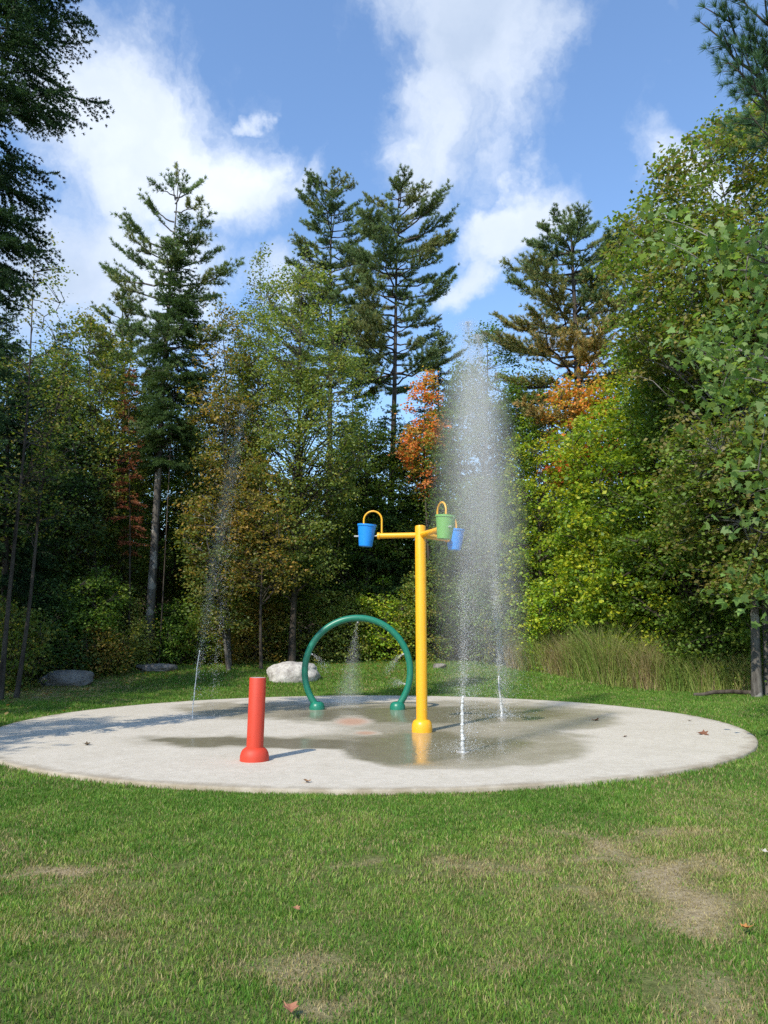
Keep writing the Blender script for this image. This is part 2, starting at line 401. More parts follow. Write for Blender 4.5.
pud = np.full(len(V), -3.)
for (cx, cy, rx, ry) in ((240, 742, 100, 5), (425, 748, 100, 16), (430, 715, 150, 9), (350, 745, 60, 6)):
    pud = np.maximum(pud, 1 - np.sqrt(((qx - cx) / rx) ** 2 + ((qy - cy) / ry) ** 2))
russet = np.exp(-(((px - 352) / 17) ** 2 + ((py - 721.5) / 4.2) ** 2) ** 2) + np.exp(-(((px - 366) / 11) ** 2 + ((py - 733) / 2.) ** 2) ** 2)  # warm reddish tint over the small dry spots amid the wet
nr = len(rr)
i = (np.arange(nr - 1)[:, None] * NA + np.arange(NA)[None]); j = (np.arange(nr - 1)[:, None] * NA + (np.arange(NA)[None] + 1) % NA)
Fq = np.stack([i, j, j + NA, i + NA], -1).reshape(-1, 4)[:, ::-1]
k = np.arange(NA); tri = np.stack([k, (k + 1) % NA, np.full(NA, len(V) - 1), np.full(NA, len(V) - 1)], 1)
# centre fan written as a separate fan of thin quads
V = np.vstack([V, V[-1:] + [1e-5, 0, 0]]); tri[:, 3] = len(V) - 1
wet = np.r_[wet, wet[-1]]; pud = np.r_[pud, pud[-1]]; russet = np.r_[russet, russet[-1]]
me = np_mesh('splash_pad', V, np.vstack([Fq, tri[:, ::-1][:, [0, 1, 2, 3]]]), 4, smooth=False, attrs={'wet': wet, 'pud': pud, 'russet': russet})
bm = bmesh.new(); bm.from_mesh(me); bmesh.ops.recalc_face_normals(bm, faces=bm.faces); bm.to_mesh(me); bm.free()
m, nt, out = mat('concrete'); tcn = N(nt, 'ShaderNodeTexCoord'); ob = tcn.outputs['Object']
f1 = noise(nt, ob, 90, 6, .7); f2 = noise(nt, ob, 1.2, 6, .65); f3 = noise(nt, ob, 9, 6, .7)
dryc = mixc(nt, f2, (.52, .475, .385), (.68, .63, .54)); dryc = mixc(nt, .65, dryc, ramp(nt, f1, [(.3, (.74, .73, .71)), (.7, (1.0, 1.0, 1.0))]), 'MULTIPLY')
dryc = mixc(nt, .55, dryc, ramp(nt, f3, [(.3, (.72, .70, .66)), (.6, (1., 1., 1.))]), 'MULTIPLY')
aR = N(nt, 'ShaderNodeAttribute', attribute_name='russet'); dryc = mixc(nt, M_(nt, 'MULTIPLY', aR.outputs['Fac'], .8, clamp=True), dryc, (.42, .22, .13))
aW = N(nt, 'ShaderNodeAttribute', attribute_name='wet'); aP = N(nt, 'ShaderNodeAttribute', attribute_name='pud')
wn = M_(nt, 'ADD', aW.outputs['Fac'], M_(nt, 'ADD', M_(nt, 'MULTIPLY', M_(nt, 'SUBTRACT', f3, .5), .25), M_(nt, 'MULTIPLY', M_(nt, 'SUBTRACT', f2, .5), .5)))
f5 = noise(nt, ob, 2.6, 5, .6); wf = M_(nt, 'ADD', M_(nt, 'MULTIPLY', M_(nt, 'ADD', wn, M_(nt, 'MULTIPLY', M_(nt, 'SUBTRACT', f5, .5), .55)), 2.6), .42, clamp=True)
wetc = mixc(nt, f2, (.29, .255, .18), (.43, .39, .295)); wetc = mixc(nt, .5, wetc, ramp(nt, f3, [(.3, (.6, .6, .58)), (.65, (1., 1., 1.))]), 'MULTIPLY')
wetc = mixc(nt, M_(nt, 'MULTIPLY', M_(nt, 'SUBTRACT', .62, wn), .9, clamp=True), wetc, mixc(nt, .5, dryc, wetc))
wetc = mixc(nt, M_(nt, 'MULTIPLY', M_(nt, 'SUBTRACT', f5, .46), 3.0, clamp=True), wetc, mixc(nt, .42, wetc, dryc))
pf = M_(nt, 'MULTIPLY', M_(nt, 'ADD', M_(nt, 'MULTIPLY', M_(nt, 'ADD', aP.outputs['Fac'], M_(nt, 'MULTIPLY', M_(nt, 'SUBTRACT', f2, .5), .8)), 3.), .4, clamp=True), wf)
wetc = mixc(nt, M_(nt, 'MULTIPLY', pf, .45), wetc, (.15, .13, .08))
dc = VM(nt, 'LENGTH', VM(nt, 'SUBTRACT', ob, (float(PADC[0]), float(PADC[1]), PADZ)))
er = M_(nt, 'MULTIPLY', M_(nt, 'SUBTRACT', M_(nt, 'ADD', dc, M_(nt, 'MULTIPLY', f5, .55)), PADR + .10), 4.5, clamp=True)
dryc = mixc(nt, M_(nt, 'MULTIPLY', er, .75), dryc, (.20, .155, .09))
spk = M_(nt, 'MULTIPLY', M_(nt, 'GREATER_THAN', noise(nt, ob, 22, 2), .70), .5); dryc = mixc(nt, spk, dryc, (.30, .26, .20))
c = mixc(nt, wf, dryc, wetc)
p = N(nt, 'ShaderNodeBsdfPrincipled'); nt.links.new(c, p.inputs['Base Color'])
rough = M_(nt, 'SUBTRACT', M_(nt, 'SUBTRACT', .85, M_(nt, 'MULTIPLY', wf, .45)), M_(nt, 'MULTIPLY', pf, .23))
nt.links.new(rough, p.inputs['Roughness'])
ripple = noise(nt, ob, 14, 2)
for (jx, jy) in ((463, 752), (502, 718)):
    jp = gp(jx, jy, PADZ); dj = VM(nt, 'LENGTH', VM(nt, 'SUBTRACT', ob, Vector(jp)))
    rg = M_(nt, 'MULTIPLY', M_(nt, 'SINE', M_(nt, 'MULTIPLY', M_(nt, 'ADD', dj, M_(nt, 'MULTIPLY', ripple, .12)), 62.)), M_(nt, 'POWER', 2.718, M_(nt, 'MULTIPLY', dj, -1.1)))
    ripple = M_(nt, 'ADD', ripple, M_(nt, 'MULTIPLY', rg, 1.4))
hh = M_(nt, 'ADD', M_(nt, 'MULTIPLY', f1, M_(nt, 'SUBTRACT', 1., pf)), M_(nt, 'MULTIPLY', ripple, .10))
nt.links.new(bump(nt, hh, .5, .012), p.inputs['Normal']); nt.links.new(p.outputs[0], out.inputs['Surface'])
props(link('splash_pad', me, m), 'large round concrete splash pad, wet in the middle and dry near its rim', 'splash pad')

# ------------------------------------------------------------------ splash pad features
def lathe(name, prof, mat_, parent=None, seg=40, loc=(0, 0, 0), rot=None):
    bm = bmesh.new(); rings = []
    for (r, z) in prof:
        rings.append([bm.verts.new((r * math.cos(a), r * math.sin(a), z)) for a in [2 * math.pi * i / seg for i in range(seg)]] if r > 1e-5 else [bm.verts.new((0, 0, z))])
    for A, B in zip(rings, rings[1:]):
        for i in range(seg):
            j = (i + 1) % seg
            if len(A) == 1 and len(B) == 1: continue
            if len(A) == 1: bm.faces.new((A[0], B[j], B[i]))
            elif len(B) == 1: bm.faces.new((A[i], A[j], B[0]))
            else: bm.faces.new((A[i], A[j], B[j], B[i]))
    bmesh.ops.recalc_face_normals(bm, faces=bm.faces)
    me = bpy.data.meshes.new(name); bm.to_mesh(me); bm.free()
    for f in me.polygons: f.use_smooth = True
    o = link(name, me, mat_, parent); o.location = loc
    if rot: o.rotation_euler = rot
    md = o.modifiers.new('edge', 'EDGE_SPLIT'); md.split_angle = R(38)
    return o
def pipe(name, pts, rad, mat_, parent=None, sides=20, caps=True, ref=None):
    t = Tubes(); t.add(pts, rad, sides, ref); me = t.mesh(name)
    if caps:
        bm = bmesh.new(); bm.from_mesh(me); bm.edges.ensure_lookup_table()
        be = [e for e in bm.edges if e.is_boundary]; bmesh.ops.holes_fill(bm, edges=be, sides=sides + 2); bm.to_mesh(me); bm.free()
    me.materials.clear()
    o = link(name, me, mat_, parent); md = o.modifiers.new('edge', 'EDGE_SPLIT'); md.split_angle = R(40); return o

# red bollard
b = gp(254.3, 760.5, PADZ)
t = empty('bollard', b, 'short red steel post with a domed foot on the dry concrete', 'bollard')
t.rotation_euler = (R(.5), R(1.1), 0)
lathe('tube', [(.108, .10), (.108, 1.035), (.104, 1.043)], M_RED, t, 48)
lathe('domed_foot', [(.185, .0), (.185, .055), (.175, .10), (.155, .135), (.125, .16), (.108, .168)], M_RED, t, 48)
lathe('nozzle_cap', [(.104, 1.041), (.085, 1.039), (.05, 1.035), (.02, 1.035), (.0, 1.035)], M_STEEL, t, 40)
# yellow bucket post
b = gp(422, 732, PADZ)
t = empty('bucket_post', b, 'tall yellow post with three arms carrying small dumping buckets', 'water play post')
lathe('pole', [(.095, .13), (.095, 3.45), (.088, 3.475), (.06, 3.485), (0, 3.49)], M_YEL, t, 40)
lathe('domed_foot', [(.172, 0), (.172, .06), (.168, .12), (.15, .17), (.125, .195), (.095, .203)], M_YEL, t, 40)
hub_z = 3.315
for (ang, bm_, lab) in ((172, M_BLUE, 'bright blue bucket'), (-68, M_LGRN, 'leaf green bucket'), (46, M_BLUE, 'blue bucket seen through spray')):
    a = R(ang); d = np.array([math.cos(a), math.sin(a), 0]); s = np.array([-math.sin(a), math.cos(a), 0])
    arm = pipe('arm', [d * .08 + [0, 0, hub_z], d * .74 + [0, 0, hub_z]], .048, M_YEL, t)
    lathe('flange', [(.0, -.02), (.06, -.02), (.06, .02), (.0, .02)], M_YEL, arm, 24, tuple(d * .735 + np.array([0, 0, hub_z])), (0, R(90), a))
    pipe('axle', [d * .74 + [0, 0, hub_z], d * 1.17 + [0, 0, hub_z]], .014, M_STEEL, arm, 10)
    # hooked feed pipe
    pts = [d * .68 + [0, 0, hub_z + .03], d * .68 + [0, 0, hub_z + .28]]
    for q in np.linspace(0, math.pi * 1.02, 14): pts.append(d * (.68 - .16 * (math.cos(q) - 1) * -1 * -1) + [0, 0, hub_z + .28 + .16 * math.sin(q)] if False else d * (.84 - .16 * math.cos(q)) + [0, 0, hub_z + .28 + .16 * math.sin(q)])
    pts.append(d * 1.0 + [0, 0, hub_z + .22])
    pipe('feed_pipe', pts, .016, M_YEL, t, 14, True, s)
    bk = lathe('bucket', [(0, -.19), (.105, -.195), (.118, -.185), (.160, .16), (.172, .165), (.172, .195), (.158, .195), (.150, .165), (.108, -.17), (0, -.175)], bm_, t, 40,
               tuple(d * .955 + np.array([0, 0, hub_z + .01])), (R(3), R(4), 0))
    bk['label'] = lab
# green hoop
c0 = gp(317, 709.5, PADZ); c1 = gp(397.5, 709.5, PADZ); mid = (c0 + c1) / 2
t = empty('spray_hoop', mid, 'green tubular spray hoop standing on wet concrete', 'spray ring')
half = (c1 - c0).length / 2; RR = 1.165; ch = 2.07 - .08 - RR; aa = math.asin(min(.999, half / RR)); zc = ch
pts = []
a0 = -math.pi / 2 + aa
zb = zc - RR * math.cos(aa)
for q in np.linspace(a0, math.pi * 2 - math.pi / 2 - aa, 80): pts.append((RR * math.cos(q), 0, zc + RR * math.sin(q)))
if zb > .1: pts = [(pts[0][0] - .0, 0, .03)] + pts + [(pts[-1][0], 0, .03)]
pipe('hoop_tube', pts, .072, M_GRN, t, 24, True, np.array([0, 1., 0]))
for s in (-1, 1):
    lathe('domed_foot', [(.17, 0), (.17, .05), (.16, .10), (.135, .14), (.10, .165), (.07, .17)], M_GRN, t, 32, (s * half, 0, 0))
for q in (90, 20, 160, -15):
    qa = R(q); p0 = np.array([(RR - .07) * math.cos(qa), 0, zc + (RR - .07) * math.sin(qa)]); p1 = np.array([(RR - .11) * math.cos(qa), 0, zc + (RR - .11) * math.sin(qa)])
    pipe('nozzle', [p0, p1], .02, M_STEEL, t, 10)
HOOP = (mid, zc, RR)
for (px, py, lab) in ((463, 752, 'small round steel nozzle plate under the front tall water jet'), (502, 718, 'small steel nozzle plate under the rear tall water jet'), (192.5, 719, 'small steel nozzle plate under the thin leaning water jet')):
    o = lathe('nozzle_plate', [(0, .0), (.09, .0), (.09, .004), (.075, .008), (.02, .009), (0, .012)], M_STEEL, None, 28, gp(px, py, PADZ + .001)); props(o, lab, 'nozzle', 'ground nozzles of the splash pad')

# rocks
def rock(name, p, size, mat_, label, seed, rz=0, sink=.12):
    bm = bmesh.new(); bmesh.ops.create_icosphere(bm, subdivisions=5, radius=1)
    V = np.array([v.co[:] for v in bm.verts])
    nrm = V.copy(); d = 1 + (vn(V, 1.1, seed, 1) - .5) * .6 + (vn(V, 3, seed + 1, 3) - .5) * .22 + (vn(V, 12, seed + 4, 3) - .5) * .07
    V = V * d[:, None]; V[:, 2] = np.where(V[:, 2] > .55, .55 + (V[:, 2] - .55) * .45, V[:, 2])
    for v, c in zip(bm.verts, V): v.co = c * np.array(size)
    me = bpy.data.meshes.new(name); bm.to_mesh(me); bm.free()
    for f in me.polygons: f.use_smooth = True
    o = link(name, me, mat_); o.location = (p.x, p.y, p.z + size[2] * .55 - sink * size[2]); o.rotation_euler = (0, 0, rz)
    props(o, label, 'rock', 'rocks at the lawn edge'); return o
p = gp(296, 681); rock('boulder', p, (p.y * 26.5 / F, .6, .56), M_ROCK, 'pale grey boulder on the lawn behind the green hoop', 5, R(4))
p = Vector((at(157, 660, 29.2).x, 29.2, gz(at(157, 660, 29.2).x, 29.2))); rock('boulder', p, (p.y * 19 / F, .4, .22), M_ROCKD, 'low flat grey stone by the foot of the pale leaning trunk', 8)
p = Vector((at(66, 672, 26.0).x, 26.0, gz(at(66, 672, 26.0).x, 26.0))); rock('boulder', p, (p.y * 26 / F, .5, .42), M_ROCKD, 'dark mossy rock half hidden under shadowed bushes', 14)
p = gp(440, 668); rock('boulder', p, (.25, .2, .15), M_ROCKD, 'tiny dark stone in the grass behind the yellow post', 19)

# ------------------------------------------------------------------ trees
def pal(*cols): return np.array(cols, float)
GREEN = pal((.052, .100, .016), (.07, .12, .02), (.04, .08, .015), (.095, .135, .025))
OLIVE = pal((.09, .115, .025), (.065, .10, .022), (.14, .13, .03), (.05, .08, .018))
DKGRN = pal((.035, .068, .02), (.045, .08, .026), (.026, .055, .017))
YGRN = pal((.15, .21, .018), (.11, .18, .02), (.22, .24, .02), (.07, .13, .018))
LGRN = pal((.10, .135, .035), (.125, .155, .04), (.075, .11, .028), (.15, .15, .035))
YBRN = pal((.16, .12, .03), (.12, .11, .025), (.09, .095, .022), (.20, .13, .035), (.06, .08, .02))
RED = pal((.38, .10, .035), (.42, .15, .045), (.30, .07, .03), (.36, .19, .04))
REDM = pal((.44, .14, .04), (.42, .18, .05), (.27, .09, .03), (.28, .19, .045), (.09, .12, .025), (.12, .13, .03))
ORNG = pal((.34, .18, .04), (.30, .21, .04), (.38, .15, .04), (.17, .18, .03))
BMAP = pal((.085, .12, .025), (.11, .12, .03), (.125, .11, .038), (.07, .12, .02), (.10, .145, .025))
RUST = pal((.15, .045, .025), (.11, .035, .018), (.18, .07, .035))
PINE = pal((.07, .11, .045), (.09, .13, .05), (.05, .085, .035), (.13, .14, .055))
PINEO = pal((.14, .14, .045), (.26, .19, .07), (.30, .20, .08), (.09, .11, .04))
SPR = pal((.018, .042, .017), (.026, .055, .022), (.013, .03, .013))

def frames(n, r, up=.75, droop=.25):
    """random leaf frames: d along the leaf, s across"""
    nr = r.normal(size=(n, 3)) * (1 - up) + np.array([0, 0, up]); nr /= np.linalg.norm(nr, axis=1)[:, None]
    a = r.uniform(0, 2 * np.pi, n); d = np.c_[np.cos(a), np.sin(a), -droop * r.random(n) * 2]
    d -= nr * (d * nr).sum(1)[:, None]; d /= np.linalg.norm(d, axis=1)[:, None]
    return d, np.cross(nr, d), nr
def leaf_quads(P, size, asp, r, up=.55, droop=.3):
    n = len(P); d, s, nn = frames(n, r, up, droop); sz = size * r.uniform(.65, 1.3, n)
    L = d * sz[:, None]; W = s * (sz * asp * .5)[:, None]; cup = nn * (sz * .08)[:, None]
    V = np.stack([P, P + L * .5 + W + cup, P + L, P + L * .5 - W + cup], 1).reshape(-1, 3)
    return V, np.arange(n * 4).reshape(-1, 4)
def maple_leaves(P, size, r, up=.6):
    out = np.array([(0, 0), (.16, -.02), (.42, .02), (.30, .20), (.52, .46), (.27, .48), (.20, .62), (0, 1.0)])
    o2 = np.vstack([out, [(-a, b) for a, b in out[1:-1][::-1]]])           # 14 points
    n = len(P); d, s, nn = frames(n, r, up, .9); sz = size * r.uniform(.6, 1.25, n)
    V = P[:, None] + sz[:, None, None] * (o2[None, :, 1, None] * d[:, None] + o2[None, :, 0, None] * s[:, None] + (-.25 * np.abs(o2[:, 0]) - .18 * o2[:, 1] ** 2)[None, :, None] * nn[:, None])
    return V.reshape(-1, 3), np.arange(n * 14).reshape(-1, 14)
def tints(palette, clump_id, n, r, jit=.3):
    k = clump_id.max() + 1; base = palette[r.integers(0, len(palette), k)]
    t = base[clump_id]; alt = palette[r.integers(0, len(palette), n)]
    t = np.where((r.random(n) < .35)[:, None], alt, t)
    return t * 1.9 * r.uniform(1 - jit, 1 + jit, (n, 1))

def curve(p0, p1, sag=0., n=6, wob=.0, r=rng):
    t = np.linspace(0, 1, n)[:, None]; p0 = np.asarray(p0, float); p1 = np.asarray(p1, float)
    P = p0 * (1 - t) + p1 * t; P[:, 2] += sag * 4 * (t * (1 - t))[:, 0]
    if wob: P[1:-1] += r.normal(size=(n - 2, 3)) * wob
    return P
def trunk_pts(H, lean, r, wob=.06, n=14):
    t = np.linspace(0, 1, n); ph = r.uniform(0, 6, 2)
    return np.c_[lean[0] * t + wob * np.sin(t * 7 + ph[0]) * t, lean[1] * t + wob * np.sin(t * 6 + ph[1]) * t, H * t - .25 * (1 - t)]
def on_trunk(T, z): return np.array([np.interp(z, T[:, 2], T[:, 0]), np.interp(z, T[:, 2], T[:, 1]), z])

def decid(prof, palette, seed, n_cl=420, per=42, leaf=.12, tr=.14, lean=(0, 0), csz=.42, gap=.36, maple=False, asp=.75, extra=None, sag=.15, flat=.5, tri_maple=False, hole=True):
    """prof: [(z, radius)] bottom to top; returns trunk mesh, crown mesh"""
    r = np.random.default_rng(seed); prof = np.array(sorted(prof)); H = prof[-1, 0]
    T = trunk_pts(H * .97, lean, r, .12); tb = Tubes()
    tb.add(T, tr * (1 - .93 * np.linspace(0, 1, len(T)) ** .9) * np.r_[1.25, 1.08, np.ones(len(T) - 2)], 9)
    zs = np.linspace(prof[0, 0], H, 200); rz = np.interp(zs, prof[:, 0], prof[:, 1]); wz = rz ** 1.5 + .02; wz /= wz.sum()
    m = n_cl * 3; z = r.choice(zs, m, p=wz) + r.normal(size=m) * .1; a = r.uniform(0, 2 * np.pi, m)
    rad = np.interp(z, prof[:, 0], prof[:, 1])
    lobe = .72 + .55 * vn(np.c_[np.cos(a) * 1.3, np.sin(a) * 1.3, z * .55], 1.2, seed, 2)
    rho = rad * lobe * np.sqrt(r.uniform(.08, 1, m))
    tx = np.interp(z, T[:, 2], T[:, 0]); ty = np.interp(z, T[:, 2], T[:, 1])
    C = np.c_[tx + rho * np.cos(a), ty + rho * np.sin(a), z]
    C = C[vn(C, 1 / (csz * 2.6), seed + 5, 1) > gap][:n_cl]
    # limbs to the outer clumps, twigs from limbs to the rest
    order = np.argsort(-np.hypot(C[:, 0] - np.interp(C[:, 2], T[:, 2], T[:, 0]), C[:, 1] - np.interp(C[:, 2], T[:, 2], T[:, 1])) + r.normal(size=len(C)) * .6)
    L = order[:max(8, len(C) // 12)]; zz_ = np.linspace(max(prof[0, 0] * .9, .1), H * .96, 40); S = [np.c_[np.interp(zz_, T[:, 2], T[:, 0]), np.interp(zz_, T[:, 2], T[:, 1]), zz_]]
    for i in L:
        dxy = math.hypot(C[i, 0] - np.interp(C[i, 2], T[:, 2], T[:, 0]), C[i, 1]); z0 = max(prof[0, 0] * .8, C[i, 2] - dxy * r.uniform(.5, 1.1))
        q = curve(on_trunk(T, z0), C[i], sag * dxy * .6, 8, .05, r); rb = tr * .38 * (1 - z0 / H * .6)
        tb.add(q, np.linspace(rb, .008, 8), 5); S.append(q[2:])
    S = np.concatenate(S)
    for i in range(len(C)):
        k = np.argmin(((S - C[i]) ** 2).sum(1) + (S[:, 2] > C[i, 2]) * .6)
        if ((S[k] - C[i]) ** 2).sum() > 1e-4: tb.add(curve(S[k], C[i], .03, 3), np.linspace(.014, .005, 3), 3)
    cid = np.repeat(np.arange(len(C)), per); n = len(cid)
    rel = r.normal(size=(n, 3)) * csz * [1, 1, flat] * .55; rel[:, 2] -= .25 * np.hypot(rel[:, 0], rel[:, 1])
    P = C[cid] + rel * r.uniform(.7, 1.3, len(C))[cid][:, None]
    V, Fc = (maple_leaves(P, leaf, r) if maple else leaf_quads(P, leaf, asp, r))
    tt = tints(palette, cid, n, r)
    if extra is not None:      # (predicate, palette): a part of the crown turned colour
        for pred, pl in extra:
            k = pred(C)[cid] & (r.random(n) < .85); tt[k] = tints(pl, cid[k], k.sum(), r)
    nv = 14 if maple else 4
    return tb.mesh('trunk'), np_mesh('crown', V, Fc, nv, np.repeat(tt, nv, 0))

def needles(P, D, n_per, length, width, r, spread=.9):
    """tufts of needles at P pointing about D"""
    k = len(P); Q = np.repeat(P, n_per, 0); DD = np.repeat(D, n_per, 0); n = len(Q)
    v = DD + r.normal(size=(n, 3)) * spread * .6; v /= np.linalg.norm(v, axis=1)[:, None]
    s = np.cross(v, r.normal(size=(n, 3))); s /= np.linalg.norm(s, axis=1)[:, None] + 1e-9
    ln = length * r.uniform(.7, 1.15, n)
    V = np.stack([Q - s * width * .5, Q + s * width * .5, Q + v * ln[:, None] + s * width * .2, Q + v * ln[:, None] - s * width * .2], 1)
    return V.reshape(-1, 3), np.arange(n * 4).reshape(-1, 4), np.repeat(np.arange(k), n_per)
def pine(prof, palette, seed, z_lo, tr=.22, lean=(0, 0), step=.42, per=22, nl=.16, nw=.02, palette2=None, z2=0, branches=None, dens=1., rise=.28):
    r = np.random.default_rng(seed); prof = np.array(sorted(prof)); H = prof[-1, 0]
    T = trunk_pts(H, lean, r, .08); tb = Tubes(); tb.add(T, tr * (1 - .95 * np.linspace(0, 1, len(T))), 9)
    PP = []; DD = []; BI = []; bi = 0; z = z_lo; bl = []
    if branches: bl = branches
    else:
        while z < H - .15:
            nb = r.integers(3, 6); a0 = r.uniform(0, 6.28)
            for q in range(nb):
                a = a0 + q * 6.28 / nb + r.normal() * .25; L = np.interp(z, prof[:, 0], prof[:, 1]) * r.choice([.5, .8, 1., 1.12]) * r.uniform(.85, 1.1)
                p0 = on_trunk(T, z + r.normal() * .06); up = rise * (.5 + 1.6 * (z / H) ** 3)
                bl.append((p0, p0 + np.array([math.cos(a) * L, math.sin(a) * L, L * up + r.normal() * .12 * L])))
            z += step * r.uniform(.7, 1.5)
        bl.append((on_trunk(T, H - .8), on_trunk(T, H)))
    for (p0, p1) in bl:
        L = np.linalg.norm(p1 - p0); q = curve(p0, p1, -.08 * L, 9, .015 * L, r); q[-2:, 2] += .03 * L
        tb.add(q, np.linspace(.02 + .012 * L, .006, 9), 5)
        d = (p1 - p0) / L; sd = np.cross(d, [0, 0, 1]); sd /= np.linalg.norm(sd) + 1e-9
        ns = max(4, int(L * 9.5 * dens))
        for k in range(ns):
            u = r.uniform(.28, 1.0) ** .8; b = np.array([np.interp(u, np.linspace(0, 1, 9), q[:, c]) for c in range(3)])
            sl_ = (1.15 - u) * .42 * min(L, 3.2) * r.uniform(.4, 1.1) + .14; sgn = r.choice([-1, 1])
            e = b + (d * r.uniform(.5, .9) + sd * sgn * r.uniform(.4, 1) + np.array([0, 0, r.uniform(.0, .45)])) * sl_
            tb.add(np.stack([b, e]), [.009, .004], 3)
            nt_ = max(2, int(sl_ / .11)); uu = np.linspace(.25, 1, nt_)
            pts = b[None] * (1 - uu[:, None]) + e[None] * uu[:, None] + r.normal(size=(nt_, 3)) * .03; PP.append(pts)
            dd = (e - b) / np.linalg.norm(e - b) * .8 + np.array([0, 0, .35]); DD.append(np.repeat(dd[None], nt_, 0)); BI.append(np.full(nt_, bi))
        uu = np.linspace(.62, 1, max(4, int(L * 3))); pts = np.stack([np.interp(uu, np.linspace(0, 1, 9), q[:, c]) for c in range(3)], 1); PP.append(pts); DD.append(np.repeat((d * .8 + np.array([0, 0, .3]))[None], len(uu), 0)); BI.append(np.full(len(uu), bi))
        bi += 1
    P = np.concatenate(PP); D = np.concatenate(DD); B = np.concatenate(BI)
    V, Fc, tid = needles(P, D, per, nl, nw, r); cid = B[tid]
    tt = tints(palette, cid, len(cid), r, .25)
    if palette2 is not None:
        pr = 1 - sst(P[tid][:, 2] + r.normal(size=bi)[cid] * .8, z2 - 1.2, z2 + 1.2); k = r.random(len(cid)) < pr * .8
        tt[k] = tints(palette2, cid[k], k.sum(), r)
    return tb.mesh('trunk'), np_mesh('crown', V, Fc, 4, np.repeat(tt, 4, 0))
def spruce(prof, palette, seed, z_lo, tr=.16, lean=(0, 0), step=.17, nl=.085, nw=.022, per=10, droop=.28, shoot=.1, nb=(3, 6), zmin=None, wood=True):
    r = np.random.default_rng(seed); prof = np.array(sorted(prof)); H = prof[-1, 0]
    T = trunk_pts(H, lean, r, .05); tb = Tubes(); tb.add(T, tr * (1 - .96 * np.linspace(0, 1, len(T))), 8)
    PP = []; DD = []; BI = []; bi = 0; z = z_lo
    while z < H - .05:
        for q in range(r.integers(*nb)):
            a = r.uniform(0, 6.28); L = np.interp(z, prof[:, 0], prof[:, 1]) * r.uniform(.65, 1.15) + .05
            p0 = on_trunk(T, z); slope = .35 * (z / H) ** 2 - droop * (1 - (z / H) ** 2)
            p1 = p0 + np.array([math.cos(a) * L, math.sin(a) * L, slope * L]); n = 9
            qv = curve(p0, p1, .02 * L, n, .01 * L, r); qv[-3:, 2] += np.array([.0, .03, .08]) * L
            tb.add(qv, np.linspace(.006 + .008 * L, .003, n), 3)
            d = (p1 - p0) / L; sd = np.cross(d, [0, 0, 1]); sd /= np.linalg.norm(sd)
            ns = max(3, int(L / shoot))
            for k in range(ns):
                u = r.uniform(.12, 1); b = np.array([np.interp(u, np.linspace(0, 1, n), qv[:, c]) for c in range(3)])
                sl_ = (1.08 - u) * .45 * L * r.uniform(.5, 1.1) + .08; sgn = r.choice([-1, 1])
                e = b + (d * .75 + sd * sgn * r.uniform(.5, 1) + np.array([0, 0, r.uniform(-.45, .05)])) * sl_
                m = max(2, int(sl_ / .045)); uu = np.linspace(0, 1, m); pts = b[None] * (1 - uu[:, None]) + e[None] * uu[:, None]; pts[:, 2] -= .12 * sl_ * uu ** 2
                PP.append(pts + r.normal(size=pts.shape) * .008); dd = (e - b) / np.linalg.norm(e - b); DD.append(np.repeat(dd[None], m, 0)); BI.append(np.full(m, bi))
            bi += 1
        z += step * r.uniform(.6, 1.4)
    P = np.concatenate(PP); D = np.concatenate(DD); B = np.concatenate(BI)
    V, Fc, tid = needles(P, D, per, nl, nw, r, .9); cid = B[tid]
    tt = tints(palette, cid, len(cid), r, .3)
    return tb.mesh('trunk'), np_mesh('crown', V, Fc, 4, np.repeat(tt, 4, 0))

def plant(name, label, cat, base, meshes, group, mats, rz=0, sc=1.):
    t = empty(name, base, label, cat, group, rz); t.scale = (sc, sc, sc)
    link('trunk', meshes[0], mats[0], t); link('crown', meshes[1], mats[1], t); return t
def spec(px, D, prof_px, base_px=None):
    """photo measures -> base point, real profile, lean"""
    bx = base_px if base_px is not None else px
    a = at(bx, 640, D); z0 = gz(a.x, D); out = []
    for (py, hw) in prof_px:
        p = at(px, py, D); dep = D * math.cos(PITCH) + (p.z - CAM_H) * math.sin(PITCH)
        out.append((p.z - z0, hw * dep / F))
    top = at(px, min(q[0] for q in prof_px), D)
    return Vector((a.x, D, z0)), out, (top.x - a.x, 0)
FE = 'trees at the edge of the forest'
def D_(name, label, px, D, prof, palette, seed, base=None, mats=None, **kw):
    b, pr, ln = spec(px, D, prof, base); ms = decid(pr, palette, seed, lean=ln, **kw)
    return plant(name, label, 'tree', b, ms, FE, mats or (M_BARK, M_LEAF))
def P_(name, label, px, D, prof, palette, seed, z_lo_py, base=None, mats=None, **kw):
    b, pr, ln = spec(px, D, prof, base); zl = at(px, z_lo_py, D).z - b.z
    return plant(name, label, 'tree', b, pine(pr, palette, seed, zl, lean=ln, **kw), FE, mats or (M_BARK, M_NEEDLE))
def S_(name, label, px, D, prof, palette, seed, z_lo_py, base=None, **kw):
    b, pr, ln = spec(px, D, prof, base); zl = max(.2, at(px, z_lo_py, D).z - b.z)
    return plant(name, label, 'tree', b, spruce(pr, palette, seed, zl, lean=ln, **kw), FE, (M_BARK, M_NEEDLE))

